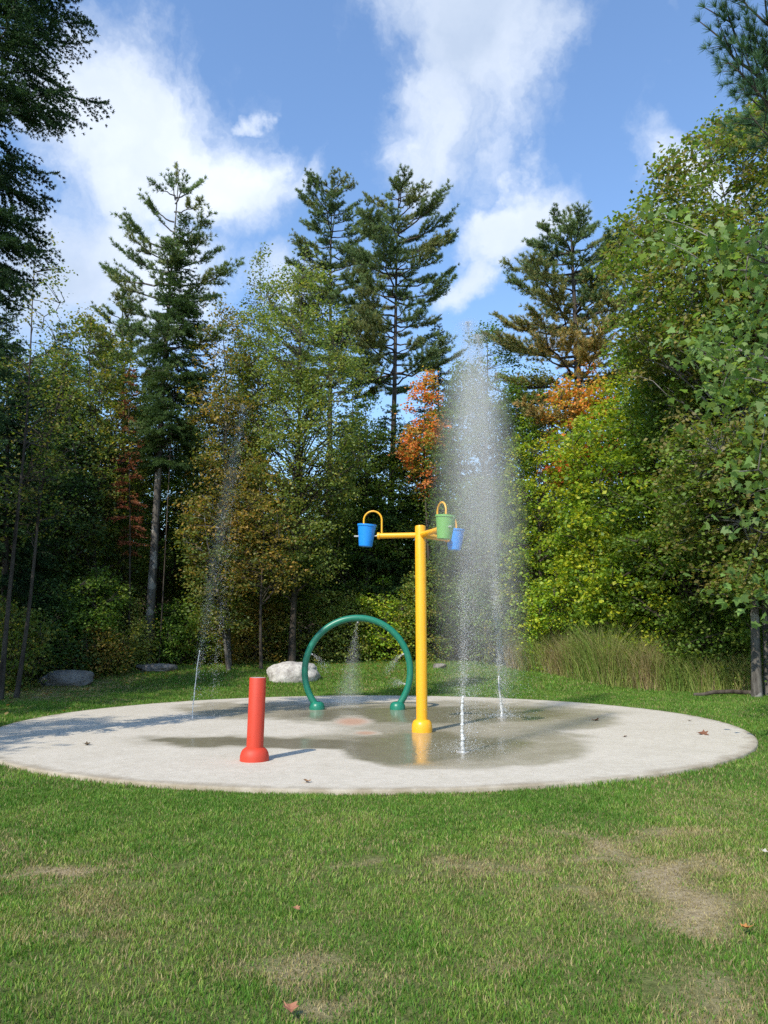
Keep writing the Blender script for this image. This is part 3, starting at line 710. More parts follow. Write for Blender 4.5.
# --- tall conifers against the sky
def ragged_pine():
    D = 30.8; a = at(148, 640, D); b = Vector((a.x, D, gz(a.x, D))); B = np.array(b); tip = np.array(at(177, 170, D)) - B; r = np.random.default_rng(400)
    cut = lambda py: np.array([tip[0] * .35 + tip[0] * .65 * min(1, (640 - py) / 470.), 0, at(170, py, D).z - b.z]); br = []
    for (y0, tx, ty) in ((196, 153, 182), (200, 172, 176), (198, 200, 182), (204, 187, 178), (222, 141, 197), (212, 202, 202), (232, 150, 208), (250, 117, 217), (240, 209, 216), (245, 198, 235), (262, 128, 236), (262, 210, 236), (272, 118, 249), (285, 105, 270), (268, 220, 250), (285, 240, 267),
                         (300, 150, 265), (305, 216, 272), (300, 112, 280), (320, 128, 305), (335, 120, 325), (350, 225, 330), (345, 140, 330), (372, 126, 355), (385, 215, 372), (400, 130, 385), (425, 205, 415), (440, 138, 425)):
        p0 = cut(y0); p1 = np.array(at(tx, ty, D + r.uniform(-1.2, 1.2))) - B; br.append((p0, p1))
        if y0 > 225:
            L = np.linalg.norm(p1 - p0) * r.uniform(.6, .95); s_ = r.choice([-1, 1]); br.append((cut(y0 + 8), cut(y0 + 8) + np.array([r.uniform(-.45, .45) * L, s_ * L * .85, .3 * L])))
    br.append((cut(185), tip))
    ms = pine([(0, .5), (tip[2], .3)], PINE, 11, 400, tr=.2, lean=(tip[0], 0), branches=br, dens=.85)
    plant('pine_tree', 'tall ragged pine whose separate upswept boughs rise over a dark spruce', 'tree', b, ms, FE, (M_BARKG, M_NEEDLE))
ragged_pine()
S_('spruce_tree', 'narrow dark spruce growing close against the ragged tall pine', 184, 30.4, [(212, 2), (250, 9), (300, 22), (340, 32), (420, 40), (465, 38), (510, 20)], DKGRN, 12, 465, 160, step=.13, tr=.03)
P_('pine_tree', 'pine with a rounded plume top beside the thinner open pine', 333, 42, [(181, 10), (205, 28), (240, 38), (280, 44), (330, 50), (430, 45)], PINE, 13, 400, 326, tr=.24, step=.42, dens=1.1)
P_('pine_tree', 'open white pine with bare dark stem showing below its layered boughs', 400, 38, [(186, 8), (215, 38), (255, 52), (300, 56), (340, 52), (380, 64), (405, 30)], PINE, 14, 385, 386, tr=.24, step=.5, dens=1.15)
P_('pine_tree', 'broad pine with browning lower needles behind the orange maple', 572, 31, [(213, 6), (245, 40), (290, 62), (330, 78), (380, 84), (430, 72), (470, 40)], PINE, 15, 440, 585, tr=.36, step=.42, palette2=PINEO, z2=14.5, dens=1.1)
S_('spruce_tree', 'small black spruce tip beside the red orange maple', 438, 43, [(322, 2), (350, 12), (400, 22), (470, 34), (600, 44)], SPR, 16, 590, 438, step=.22)
S_('spruce_tree', 'dead rust brown fir between the olive tree and the narrow spruce', 130, 30.1, [(366, 2), (400, 8), (450, 13), (520, 17), (560, 14)], RUST, 17, 550, 131, step=.3, per=4, tr=.05)
S_('hemlock_tree', 'dark hemlock filling the gap behind the dumping bucket arms', 392, 36, [(405, 3), (440, 26), (500, 50), (560, 62), (640, 66)], DKGRN, 18, 640, 388, step=.22, droop=.15)
S_('spruce_tree', 'dark spruce between the poplar and the open white pine', 352, 39, [(380, 3), (430, 20), (520, 42), (620, 50)], SPR, 19, 640, 352, step=.24)
S_('spruce_tree', 'bluish dark spruce behind the right of the poplar crown', 238, 39, [(330, 3), (400, 22), (500, 40), (620, 48)], DKGRN, 20, 640, 238, step=.24)
P_('pine_tree', 'soft green pine shoulder showing just left of the ragged pine', 124, 35, [(292, 5), (320, 26), (360, 38), (420, 46), (520, 44)], PINE, 21, 500, 122, dens=1.0)
S_('spruce_tree', 'dark pointed spruce rising between the two bare saplings', 62, 30.5, [(322, 2), (370, 16), (440, 30), (540, 40), (640, 44)], DKGRN, 22, 640, 62, step=.2)
S_('spruce_tree', 'dark spruce standing behind the outermost left bush', 8, 27, [(300, 2), (370, 24), (460, 38), (560, 46), (640, 50)], SPR, 23, 640, 8, step=.2)
# --- leafy trees
D_('poplar_tree', 'pale green poplar with yellowing leaves, tallest leafy crown near the middle', 305, 31, [(246, 5), (270, 26), (310, 48), (370, 64), (440, 68), (500, 62), (560, 50), (600, 34)], LGRN, 31, 292, n_cl=1150, per=36, leaf=.105, tr=.15, csz=.42, gap=.40, asp=.8)
D_('poplar_tree', 'slender poplar spire poking up left of the pale green crown', 258, 32, [(236, 2), (262, 8), (300, 16), (360, 22), (440, 26)], LGRN, 32, 262, n_cl=190, per=26, leaf=.10, tr=.08, csz=.34)
D_('cherry_tree', 'thin tree of gold and brown leaves beside the dark spruce', 222, 30.5, [(300, 4), (330, 22), (380, 36), (450, 42), (520, 44), (580, 36)], YBRN, 33, 230, mats=(M_BARKG, M_LEAF), n_cl=560, per=30, leaf=.115, tr=.11, csz=.42, gap=.42)
D_('maple_tree', 'red orange maple catching the sun behind the yellow post', 424, 33.5, [(368, 4), (395, 16), (430, 25), (465, 22), (490, 10)], REDM, 34, 430, n_cl=120, per=40, leaf=.125, tr=.1, csz=.36)
D_('birch_tree', 'tall dull green birch directly behind the high water spray', 486, 33, [(322, 4), (350, 24), (400, 44), (470, 54), (550, 56), (610, 44)], GREEN, 35, 480, n_cl=1350, per=34, leaf=.11, tr=.15, csz=.42)
D_('maple_tree', 'young yellow green maple right of the water spray', 540, 30.5, [(395, 4), (430, 26), (490, 40), (560, 44), (630, 34)], YGRN, 36, 540, n_cl=430, per=34, leaf=.12, tr=.1, csz=.4, flat=.35)
D_('maple_tree', 'maple with orange leaf sprays in front of the browning pine', 585, 29.5, [(362, 6), (385, 34), (420, 38), (460, 46), (480, 40)], ORNG, 37, 592, n_cl=200, per=44, leaf=.125, tr=.1, csz=.42, flat=.3, extra=[(lambda C: C[:, 2] < 8.3, RED)])
D_('maple_tree', 'bright yellow green maple filling the middle of the right bank', 652, 27, [(325, 10), (370, 58), (430, 92), (500, 104), (570, 98), (630, 74)], YGRN, 38, 650, n_cl=1200, per=52, leaf=.14, tr=.17, csz=.52, flat=.32, gap=.40)
D_('maple_tree', 'tall maple with bronze tinted crown over the right side', 742, 21, [(108, 14), (140, 48), (190, 108), (240, 130), (300, 134), (380, 112), (450, 100), (520, 90), (600, 60)], BMAP, 39, 752, mats=(M_BARKG, M_LEAF), n_cl=2200, per=50, leaf=.125, tr=.125, csz=.46, gap=.40, flat=.45)
D_('maple_tree', 'dark green maple between the bronze crown and the yellow green maple', 690, 24.5, [(300, 20), (360, 60), (440, 84), (520, 90), (600, 80), (650, 60)], GREEN, 40, 700, n_cl=1200, per=42, leaf=.12, tr=.16, csz=.46)
D_('ash_tree', 'olive green tree rising left of the narrow dark spruce', 92, 31, [(312, 6), (345, 36), (400, 54), (480, 58), (560, 52), (620, 40)], OLIVE, 41, 96, n_cl=950, per=32, leaf=.12, tr=.13, csz=.44)
D_('ash_tree', 'dark leafy tree at the outer left behind the bare saplings', 22, 29, [(345, 10), (390, 50), (470, 70), (560, 70), (640, 50)], DKGRN, 42, 30, n_cl=800, per=32, leaf=.125, tr=.14, csz=.46)
D_('aspen_tree', 'tall thin sapling with sparse dark leaves rising from the shadowed corner', 42, 21, [(222, 5), (260, 26), (330, 44), (420, 48), (500, 36)], OLIVE, 43, 5, n_cl=150, per=14, leaf=.085, tr=.075, csz=.34, gap=.45)
D_('aspen_tree', 'second sparse sapling leaning beside the shadowed bushes', 66, 22, [(330, 5), (380, 34), (450, 48), (540, 40)], OLIVE, 44, 20, n_cl=150, per=16, leaf=.09, tr=.07, csz=.36, gap=.45)
D_('beech_tree', 'golden leaved young tree low in front of the poplar', 262, 29.5, [(455, 5), (480, 30), (530, 42), (590, 38)], YBRN, 45, 262, n_cl=260, per=30, leaf=.11, tr=.07, csz=.38, flat=.35)
D_('beech_tree', 'small copper leaved tree standing by the dark upright trunk', 205, 29.5, [(500, 5), (530, 28), (580, 36), (630, 26)], OLIVE, 46, 231, n_cl=200, per=28, leaf=.11, tr=.09, csz=.38, mats=(M_BARKG, M_LEAF))

D_('birch_tree', 'full green birch filling in behind the leaning pine trunk', 160, 35.5, [(385, 10), (430, 44), (520, 60), (600, 58), (655, 40)], GREEN, 71, 160, n_cl=700, per=34, leaf=.13, csz=.5)
D_('birch_tree', 'full olive birch behind the gold and brown leaved tree', 222, 36.5, [(390, 10), (440, 40), (520, 54), (600, 56), (655, 40)], OLIVE, 72, 222, n_cl=650, per=34, leaf=.13, csz=.5)
D_('birch_tree', 'full dull green tree behind the outermost saplings', 60, 34.5, [(340, 10), (400, 50), (500, 66), (600, 64), (655, 40)], DKGRN, 73, 60, n_cl=800, per=34, leaf=.13, csz=.5)
D_('birch_tree', 'green tree filling in below the open white pine beside the poplar', 368, 35, [(392, 6), (430, 26), (500, 42), (600, 46), (650, 36)], GREEN, 76, 366, n_cl=620, per=34, leaf=.12, csz=.45)
D_('birch_tree', 'rounded green tree behind the yellow post and red orange maple', 425, 37, [(405, 8), (450, 36), (530, 54), (600, 58), (655, 40)], GREEN, 74, 425, n_cl=650, per=34, leaf=.13, csz=.5)
D_('birch_tree', 'tall green tree joining the young yellow maple and the browning pine', 535, 35, [(365, 10), (410, 36), (500, 54), (600, 58), (655, 40)], LGRN, 75, 535, n_cl=650, per=34, leaf=.13, csz=.5)

# --- near trees whose trunks stand outside the picture
def near_spruce():
    b, pr, ln = spec(-52, 11.5, [(-250, 30), (0, 84), (90, 98), (130, 88), (180, 66), (250, 72), (300, 48), (420, 40), (520, 36)], -60)
    return plant('spruce_tree', 'near black green spruce whose drooping boughs frame the upper left sky', 'tree', b, spruce(pr, SPR, 51, 1.8, tr=.2, step=.19, nl=.05, nw=.012, per=14, droop=.40, shoot=.035, nb=(3, 5)), FE, (M_BARK, M_NEEDLE))
near_spruce()
def near_pine():
    D = 8.5; base = at(900, 640, D); z0 = gz(base.x, D); b = Vector((base.x, D, z0)); B = np.array(b)
    r = np.random.default_rng(52); T = np.array([0, 0, 0.]); br = []
    for (px, py, d, z) in ((705, 12, 8.6, 8.0), (735, -8, 8.2, 8.4), (700, 26, 8.9, 7.9), (728, 66, 8.4, 7.3), (742, 92, 8.8, 7.0), (750, 118, 8.2, 6.8), (760, 60, 9.0, 7.2), (1100, 20, 8, 7.8), (960, 60, 11, 7.4), (900, -60, 6, 8.5), (1000, -150, 9, 9.5), (820, -200, 9, 10.)):
        p1 = np.array(at(px, py, d)) - B; br.append((np.array([0, 0, min(z, p1[2] - .2)]), p1))
    ms = pine([(0, 1), (11.5, .3)], pal((.03, .07, .035), (.045, .09, .045)), 52, 6, tr=.2, branches=br, per=60, nl=.12, nw=.005, dens=.6)
    plant('pine_tree', 'near pine showing only its dark bough tips at the upper right', 'tree', b, ms, FE, (M_BARK, M_NEEDLE))
near_pine()
def near_maple():
    D = 11.0; base = at(905, 640, D); z0 = gz(base.x, D); b = Vector((base.x, D, z0)); B = np.array(b); r = np.random.default_rng(53)
    regs = [(740, 250, 40, 24, 6), (690, 232, 34, 14, 4), (748, 305, 34, 28, 6), (700, 345, 34, 14, 4), (750, 365, 30, 22, 5), (738, 408, 30, 14, 3), (756, 480, 18, 20, 2), (758, 590, 14, 20, 2), (752, 520, 12, 10, 1)]
    C = []
    for (cx, cy, rx, ry, n) in regs:
        for k in range(n):
            C.append(np.array(at(cx + r.uniform(-rx, rx), cy + r.uniform(-ry, ry), D + r.uniform(-1.1, 1.1))) - B)
    for k in range(140):
        a = r.uniform(0, 6.28); q = r.uniform(.5, 3.2); C.append(np.array([abs(math.cos(a)) * q - .6, math.sin(a) * q, r.uniform(1.8, 8)]))
    C = np.array(C); tb = Tubes(); T = trunk_pts(7.8, (0, 0), r, .08); tb.add(T, .16 * (1 - .9 * np.linspace(0, 1, len(T))), 10)
    S = []
    for i in range(0, len(C), 4):
        h = math.hypot(C[i, 0], C[i, 1]); q = curve(on_trunk(T, max(1.2, C[i, 2] - h * .45)), C[i], .12 * h, 8, .05, r); tb.add(q, np.linspace(.04, .007, 8), 6); S.append(q[2:])
    S = np.concatenate(S)
    for c in C:
        k = np.argmin(((S - c) ** 2).sum(1))
        if ((S[k] - c) ** 2).sum() > 1e-3: tb.add(curve(S[k], c, .04, 4), np.linspace(.012, .004, 4), 4)
    per = 36; cid = np.repeat(np.arange(len(C)), per); P = C[cid] + r.normal(size=(len(cid), 3)) * [.26, .26, .15]
    V, Fc = maple_leaves(P, .135, r, .5); tt = tints(pal((.085, .14, .04), (.11, .16, .055), (.065, .115, .03)), cid, len(cid), r, .3)
    plant('maple_tree', 'near maple reaching in with large fresh green leaves', 'tree', b, (tb.mesh('trunk'), np_mesh('crown', V, Fc, 14, np.repeat(tt, 14, 0))), FE, (M_BARKG, M_LEAF))
near_maple()

# --- deep forest: copies
def proto(kind, seed):
    if kind == 'leafy': return decid([(2.5, 1.2), (4, 2.6), (7, 3.1), (10, 2.6), (12.5, 1.3), (14, .3)], [GREEN, OLIVE, LGRN][seed % 3], seed, n_cl=520, per=30, leaf=.16, tr=.16, csz=.6, gap=.36)
    if kind == 'dark': return spruce([(.5, 2.6), (5, 2.2), (11, 1.2), (15, .1)], [SPR, DKGRN][seed % 2], seed, .8, tr=.17, step=.34, nl=.11, nw=.03, per=5, shoot=.14)
PRO = [('leafy', proto('leafy', 60)), ('leafy', proto('leafy', 61)), ('leafy', proto('leafy', 62)), ('dark', proto('dark', 63)), ('dark', proto('dark', 64))]
r = np.random.default_rng(99)
BG = [(px + r.normal() * 12, 38 + r.uniform(-1.5, 3), r.uniform(.66, .82) * (1.12 if px < 240 else 1)) for px in range(-60, 830, 58)]
BG += [(px + r.normal() * 14, 46 + r.uniform(-2, 4), r.uniform(.7, .85) * (1.2 if px < 240 else 1)) for px in range(-70, 840, 52)]
BG += [(px + r.normal() * 14, 56 + r.uniform(-2, 4), r.uniform(.7, .85)) for px in range(-70, 840, 50)]
ANCH = ['the near black green spruce', 'the bare saplings', 'the olive green tree', 'the dead rust brown fir', 'the ragged tall pine', 'the gold and brown leaved tree', 'the slender poplar spire', 'the pale green poplar',
        'the round topped pine', 'the open white pine', 'the dark hemlock and red maple', 'the yellow post', 'the tall water spray', 'the young yellow green maple', 'the orange leaf sprays', 'the browning pine', 'the yellow green maple', 'the dark green maple', 'the bronze maple']
for i, (px, D, s) in enumerate(BG):
    row = 'just' if D < 42 else ('farther' if D < 52 else 'farthest'); rank = {'just': (0, 16), 'farther': (16, 18), 'farthest': (34, 19)}[row]; anc = ANCH[int((i - rank[0]) * 19 / rank[1]) % 19]
    k = int(r.integers(0, 5)); kind, ms = PRO[k]; a = at(px, 640, D)
    if 440 < px < 520 or 360 < px < 410: s *= .85
    nm, lb, ct = (('broadleaf_tree', 'dim leafy tree standing %s behind %s' % (row, anc), 'tree'), ('fir_tree', 'dark conifer standing %s behind %s' % (row, anc), 'tree'))[kind == 'dark']
    plant(nm, lb, ct, (a.x, D, gz(a.x, D) - .1), ms, 'trees deep in the forest', (M_BARK, M_LEAF if kind == 'leafy' else M_NEEDLE), r.uniform(0, 6.28), s)
# forest along the left side, out of the frame, that shades the far left corner
for (x_, y_, k, s) in ((-13, 3.5, 1, .95), (-14.5, 8, 3, 1.1), (-16, 13, 4, 1.1), (-13.2, 16.5, 2, 1.0), (-15, 22.5, 1, 1.05)):
    kind, ms = PRO[k]; plant('broadleaf_tree' if kind == 'leafy' else 'fir_tree', 'tall tree beside the lawn, out of view, level with ' + ('the front lawn', 'the near pad rim', 'the red post', 'the leaning jet', 'the green hoop', 'the pale boulder', 'the bushes')[(3.5, 8, 13, 16.5, 22.5, 98, 99).index(y_)], 'tree', (x_, y_, gz(x_, y_) - .1), ms, 'trees along the side of the lawn', (M_BARK, M_LEAF if kind == 'leafy' else M_NEEDLE), x_, s)

# --- lone trunks seen at the forest edge
def bare(px0, py0, px1, py1, D, rad, label, mats=M_BARK, seed=1):
    a = at(px0, py0, D); z0 = gz(a.x, D); b = at(px1, py1, D); r = np.random.default_rng(seed)
    T = curve((0, 0, -.2), (b.x - a.x, 0, b.z - z0), 0, 12, .03, r); tb = Tubes(); tb.add(T, rad * np.linspace(1.15, .5, 12), 9)
    C = []
    for k in range(14):
        u = r.uniform(.3, .98); q = T[int(u * 11)]; e = q + np.array([r.normal() * .7, r.normal() * .5, r.uniform(.1, .7)]); tb.add(curve(q, e, .05, 4, .03, r), np.linspace(.018, .005, 4), 4); C.append(e)
    C = np.array(C); cid = np.repeat(np.arange(14), 16); P = C[cid] + r.normal(size=(len(cid), 3)) * [.28, .28, .15]
    V, Fc = leaf_quads(P, .11, .8, r)
    plant('forest_tree', label, 'tree', (a.x, D, z0), (tb.mesh('trunk'), np_mesh('crown', V, Fc, 4, np.repeat(tints(OLIVE, cid, len(cid), r), 4, 0))), FE, (mats, M_LEAF))
bare(766, 692, 760, 250, 21.4, .075, 'second grey trunk just right of the bronze maple stem', M_BARKG, 6)

# --- bushes
def bush(px, py, D, hw, top, palette, seed, label, leaf=.1, n=None):
    a = at(px, py, D); z0 = gz(a.x, D); dep = D; H = max(.5, at(px, top, D).z - z0); Wd = hw * dep / F
    n = n or int(60 + 26 * H * Wd * 2)
    ms = decid([(.05, Wd * .8), (H * .4, Wd), (H * .8, Wd * .7), (H, .15)], palette * 1.25, seed, n_cl=n, per=26, leaf=leaf, tr=.035, csz=.33, gap=.3)
    nm = 'bush'; t = empty(nm, (a.x, D, z0), label, 'bush', 'bushes along the lawn edge')
    link('stem', ms[0], M_BARK, t); link('foliage', ms[1], M_LEAF, t)
BUSH = [(-10, 24.5, 60, 590, OLIVE, 'dark bush at the outermost left of the lawn edge'),
        (45, 27.5, 50, 580, DKGRN, 'dark green bush over the mossy rock'),
        (88, 28.8, 46, 565, GREEN, 'mid green bush behind the mossy rock'),
        (122, 30.0, 36, 592, LGRN, 'light green bush left of the leaning grey trunk'),
        (100, 28.0, 30, 625, YBRN, 'low brown leaved bush between mossy rock and flat stone'),
        (175, 31.5, 32, 600, GREEN, 'green bush just right of the leaning grey trunk'),
        (205, 32.2, 34, 610, OLIVE, 'olive bush left of the slim upright trunk'),
        (255, 32.2, 36, 592, YBRN, 'golden brown bush right of the slim upright trunk'),
        (298, 33.0, 40, 575, OLIVE, 'olive bush behind the pale boulder'),
        (345, 33.0, 36, 590, LGRN, 'light bush seen through the green hoop'),
        (385, 33.2, 36, 580, YGRN, 'yellow green bush behind the right of the green hoop'),
        (425, 33.0, 36, 560, OLIVE, 'olive bush behind the foot of the yellow post'),
        (470, 32.6, 40, 570, GREEN, 'green bush behind the front water jet'),
        (512, 31.5, 36, 575, OLIVE, 'dull bush behind the rear water jet'),
        (560, 29.5, 40, 560, YGRN, 'yellow green bush rising behind the tall grass left end'),
        (612, 27.5, 40, 585, GREEN, 'green bush beside the thick dark trunk'),
        (655, 26.0, 46, 590, YGRN, 'yellow leaved bush above the middle of the tall grass'),
        (705, 24.5, 40, 600, GREEN, 'green bush above the right end of the tall grass'),
        (745, 23.5, 36, 640, OLIVE, 'low bush by the fallen log and bronze maple stem'),
        (790, 22.0, 50, 560, GREEN, 'green bush at the outermost right of the lawn edge')]
for i, (px, D, hw, top, pl, lb) in enumerate(BUSH): bush(px, 660, D, hw, top, pl, 200 + i, lb)

# --- tall grass bank
r = np.random.default_rng(5); n = 26000
pxr = r.uniform(505, 775, n); edge = np.interp(pxr, [505, 540, 600, 700, 775], [29.8, 28.5, 25.2, 22.9, 21.6])
Dd = edge + np.abs(r.normal(size=n)) * 1.7; x = (pxr - 384) / F * Dd * 1.0
keep = vn(np.stack([x, Dd], 1), .9, 12, 2) > .30; x = x[keep]; Dd = Dd[keep]; n = len(x)
hgt = (.25 + 2.0 * vn(np.stack([x, Dd], 1), .8, 15, 3)) * r.uniform(.4, 1.25, n) * np.interp(x / Dd, [.16, .22, .4, .5], [.8, 1.1, 1.1, .5])
pg = pal((.08, .15, .03), (.10, .17, .035), (.13, .19, .04), (.17, .20, .055), (.22, .205, .085), (.24, .19, .11))
V, Fc, T = blades(x, Dd, hgt, np.full(n, .016), pg[np.clip((vn(np.stack([x, Dd], 1), .55, 17, 2) * 9 - 1.5 + r.normal(size=n) * 1.1).astype(int), 0, 5)] * r.uniform(.9, 2.0, (n, 1)), .5, r)
me = np_mesh('tall_grass', V, Fc, 3, T); props(link('tall_grass', me, M_GRASS), 'tall uncut straw and green grass bank below the right trees', 'tall grass', kind='stuff')
# ferns and weeds at the shaded forest edge
n = 30000; pxr = r.uniform(-40, 780, n); sl_ = (pxr - 384) / F; edge = np.interp(sl_, [-.6, -.45, -.35, -.1, .1, .2, .28, .41, .51], [22, 25.5, 30.5, 33.5, 32.5, 29.0, 25.8, 23.4, 22]); Dd = edge + .3 + np.abs(r.normal(size=n)) * 1.1; x = sl_ * Dd
z = ground(x, Dd) + np.abs(r.normal(size=n)) * (.28 + .25 * (pxr > 520)) * (.4 + vn(np.stack([x, Dd], 1), .8, 16)); P = np.c_[x, Dd, z]
V, Fc = leaf_quads(P, .11, .55, r, .5); wp = np.vstack([GREEN, YBRN[:3], LGRN[:2]]); me = np_mesh('undergrowth', V, Fc, 4, np.repeat(wp[r.integers(0, len(wp), n)] * r.uniform(.5, 1.2, (n, 1)), 4, 0))
props(link('undergrowth', me, M_LEAF), 'low weeds and ferns where the lawn meets the woods', 'undergrowth', kind='stuff')

# fallen log
a = gp(676, 693.5); b = gp(775, 695); a.y = b.y = 21.9; q = curve((0, 0, .05), (b.x - a.x, -.3, .09), .05, 9, .02, r)
o = pipe('fallen_log', q, np.linspace(.05, .07, 9), M_BARK, None, 10); o.location = (a.x, a.y, gz(a.x, a.y)); props(o, 'long thin fallen log lying at the foot of the bank', 'log')

# ------------------------------------------------------------------ fallen leaves
def fleaf(px, py, size, col, label, z=None, seed=0):
    p = gp(px, py, z) if z is not None else gp(px, py); r = np.random.default_rng(900 + seed)
    out = [(0, 0), (.22, .05), (.45, .02), (.34, .25), (.5, .5), (.25, .52), (.18, .7), (0, 1.), (-.18, .7), (-.25, .52), (-.5, .5), (-.34, .25), (-.45, .02), (-.22, .05)]
    bm = bmesh.new(); c = bm.verts.new((0, .4 * size, .004)); vs = [bm.verts.new((x_ * size, y_ * size, .004 + size * (.9 * x_ * x_ + .35 * abs(y_ - .4) * r.uniform(.6, 1.3)))) for x_, y_ in out]
    for i in range(14): bm.faces.new((c, vs[i], vs[(i + 1) % 14]))
    me = bpy.data.meshes.new('fallen_leaf'); bm.to_mesh(me); bm.free()
    m, nt, out_ = mat('dead_leaf'); tcn = N(nt, 'ShaderNodeTexCoord'); f = noise(nt, tcn.outputs['Object'], 40, 4); cc = mixc(nt, f, col, tuple(v * .45 for v in col))
    pp = N(nt, 'ShaderNodeBsdfPrincipled'); pp.inputs['Roughness'].default_value = .7; nt.links.new(cc, pp.inputs['Base Color']); nt.links.new(pp.outputs[0], out_.inputs['Surface'])
    o = link('fallen_leaf', me, m); o.location = p + Vector((0, 0, .002 if z is not None else .03)); o.rotation_euler = (r.uniform(-.2, .2), r.uniform(-.2, .2), r.uniform(0, 6.28)); props(o, label, 'leaf', 'fallen leaves')
BR = (.22, .09, .045)
fleaf(700, 734, .19, BR, 'reddish brown leaf on dry concrete near the outer rim', PADZ, 1)
fleaf(595, 721, .17, BR, 'dark brown leaf on dry concrete beyond the wet patch', PADZ, 2)
fleaf(84, 745, .13, (.12, .08, .04), 'small dark curled leaf alone on the shaded side of the concrete', PADZ, 3)
fleaf(308, 783, .10, (.32, .17, .07), 'tan leaf near the front rim of the concrete', PADZ, 4)
fleaf(627, 737, .08, BR, 'tiny brown leaf between the two larger ones and the rim', PADZ, 5)
fleaf(690, 721, .08, (.2, .14, .08), 'tiny tan leaf close to the far rim', PADZ, 6)
fleaf(290, 1014, .07, (.40, .17, .09), 'pinkish orange leaf in the grass nearest the viewer')
fleaf(742, 936, .07, (.55, .24, .06), 'orange leaf on the bare dry patch of lawn', None, 8)
fleaf(294, 916, .05, (.42, .20, .10), 'small red brown leaf in the middle of the front lawn', None, 9)
fleaf(765, 858, .06, (.6, .55, .45), 'pale leaf at the outer edge of the front lawn', None, 10)
# scattered leaf litter on the far shaded lawn
n = 1500; pxr = r.uniform(-20, 430, n); sl_ = (pxr - 384) / F; Dd = np.interp(sl_, [-.6, -.45, -.35, -.1, .1], [22, 25.5, 30.5, 33.5, 32.5]) - np.abs(r.normal(size=n)) * 3.5; x = sl_ * Dd
k = np.hypot(x - PADC[0], Dd - PADC[1]) > PADR + .2; x = x[k]; Dd = Dd[k]; n = len(x); V, Fc = leaf_quads(np.c_[x, Dd, ground(x, Dd) + .05], .09, .9, r, .85, .05)
lp = pal((.30, .20, .06), (.24, .13, .05), (.36, .28, .12)); me = np_mesh('leaf_litter', V, Fc, 4, np.repeat(lp[r.integers(0, 3, n)], 4, 0)); props(link('leaf_litter', me, M_LEAF), 'scattered dead leaves over the shaded far lawn', 'leaf litter', kind='stuff')

# ------------------------------------------------------------------ water
m, nt, out = mat('water_drop'); p = N(nt, 'ShaderNodeBsdfPrincipled'); p.inputs['Base Color'].default_value = (.93, .96, .97, 1); p.inputs['Roughness'].default_value = .08
p.inputs['IOR'].default_value = 1.33; p.inputs['Transmission Weight'].default_value = .45
tcn = N(nt, 'ShaderNodeTexCoord'); f = noise(nt, tcn.outputs['Object'], 8, 2); nt.links.new(M_(nt, 'ADD', .05, M_(nt, 'MULTIPLY', f, .2)), p.inputs['Roughness'])
nt.links.new(p.outputs[0], out.inputs['Surface']); M_DROP = m
OCT = np.array([(1, 0, 0), (-1, 0, 0), (0, 1, 0), (0, -1, 0), (0, 0, 1), (0, 0, -1)], float)
OF = np.array([(0, 2, 4), (2, 1, 4), (1, 3, 4), (3, 0, 4), (2, 0, 5), (1, 2, 5), (3, 1, 5), (0, 3, 5)])
def drops(name, P, rad, parent, r, stretch=1.3):
    n = len(P); rad = np.broadcast_to(rad, (n,)) * r.uniform(.6, 1.5, n); th = r.uniform(0, 6.28, n)
    O = np.broadcast_to(OCT, (n, 6, 3)).copy(); O[:, :, 2] *= stretch; c, s = np.cos(th), np.sin(th)
    O = np.stack([O[..., 0] * c[:, None] - O[..., 1] * s[:, None], O[..., 0] * s[:, None] + O[..., 1] * c[:, None], O[..., 2]], -1)
    V = (P[:, None] + O * rad[:, None, None]).reshape(-1, 3); Fc = (OF[None] + np.arange(n)[:, None, None] * 6).reshape(-1, 3)
    o = link(name, np_mesh(name, V, Fc, 3), M_DROP, parent); o['kind'] = 'stuff'; return o
def stream(name, pts, rad, parent, seed):
    t = Tubes(); pts = np.asarray(pts); k = 60; u = np.linspace(0, 1, k); q = np.stack([np.interp(u, np.linspace(0, 1, len(pts)), pts[:, c]) for c in range(3)], 1)
    r = np.random.default_rng(seed); q[1:, :2] += np.cumsum(r.normal(size=(k - 1, 2)), 0) * .0022; t.add(q, np.interp(u, [0, 1], rad) * r.uniform(.55, 1.3, k), 8)
    return link(name, t.mesh(name), M_DROP, parent)
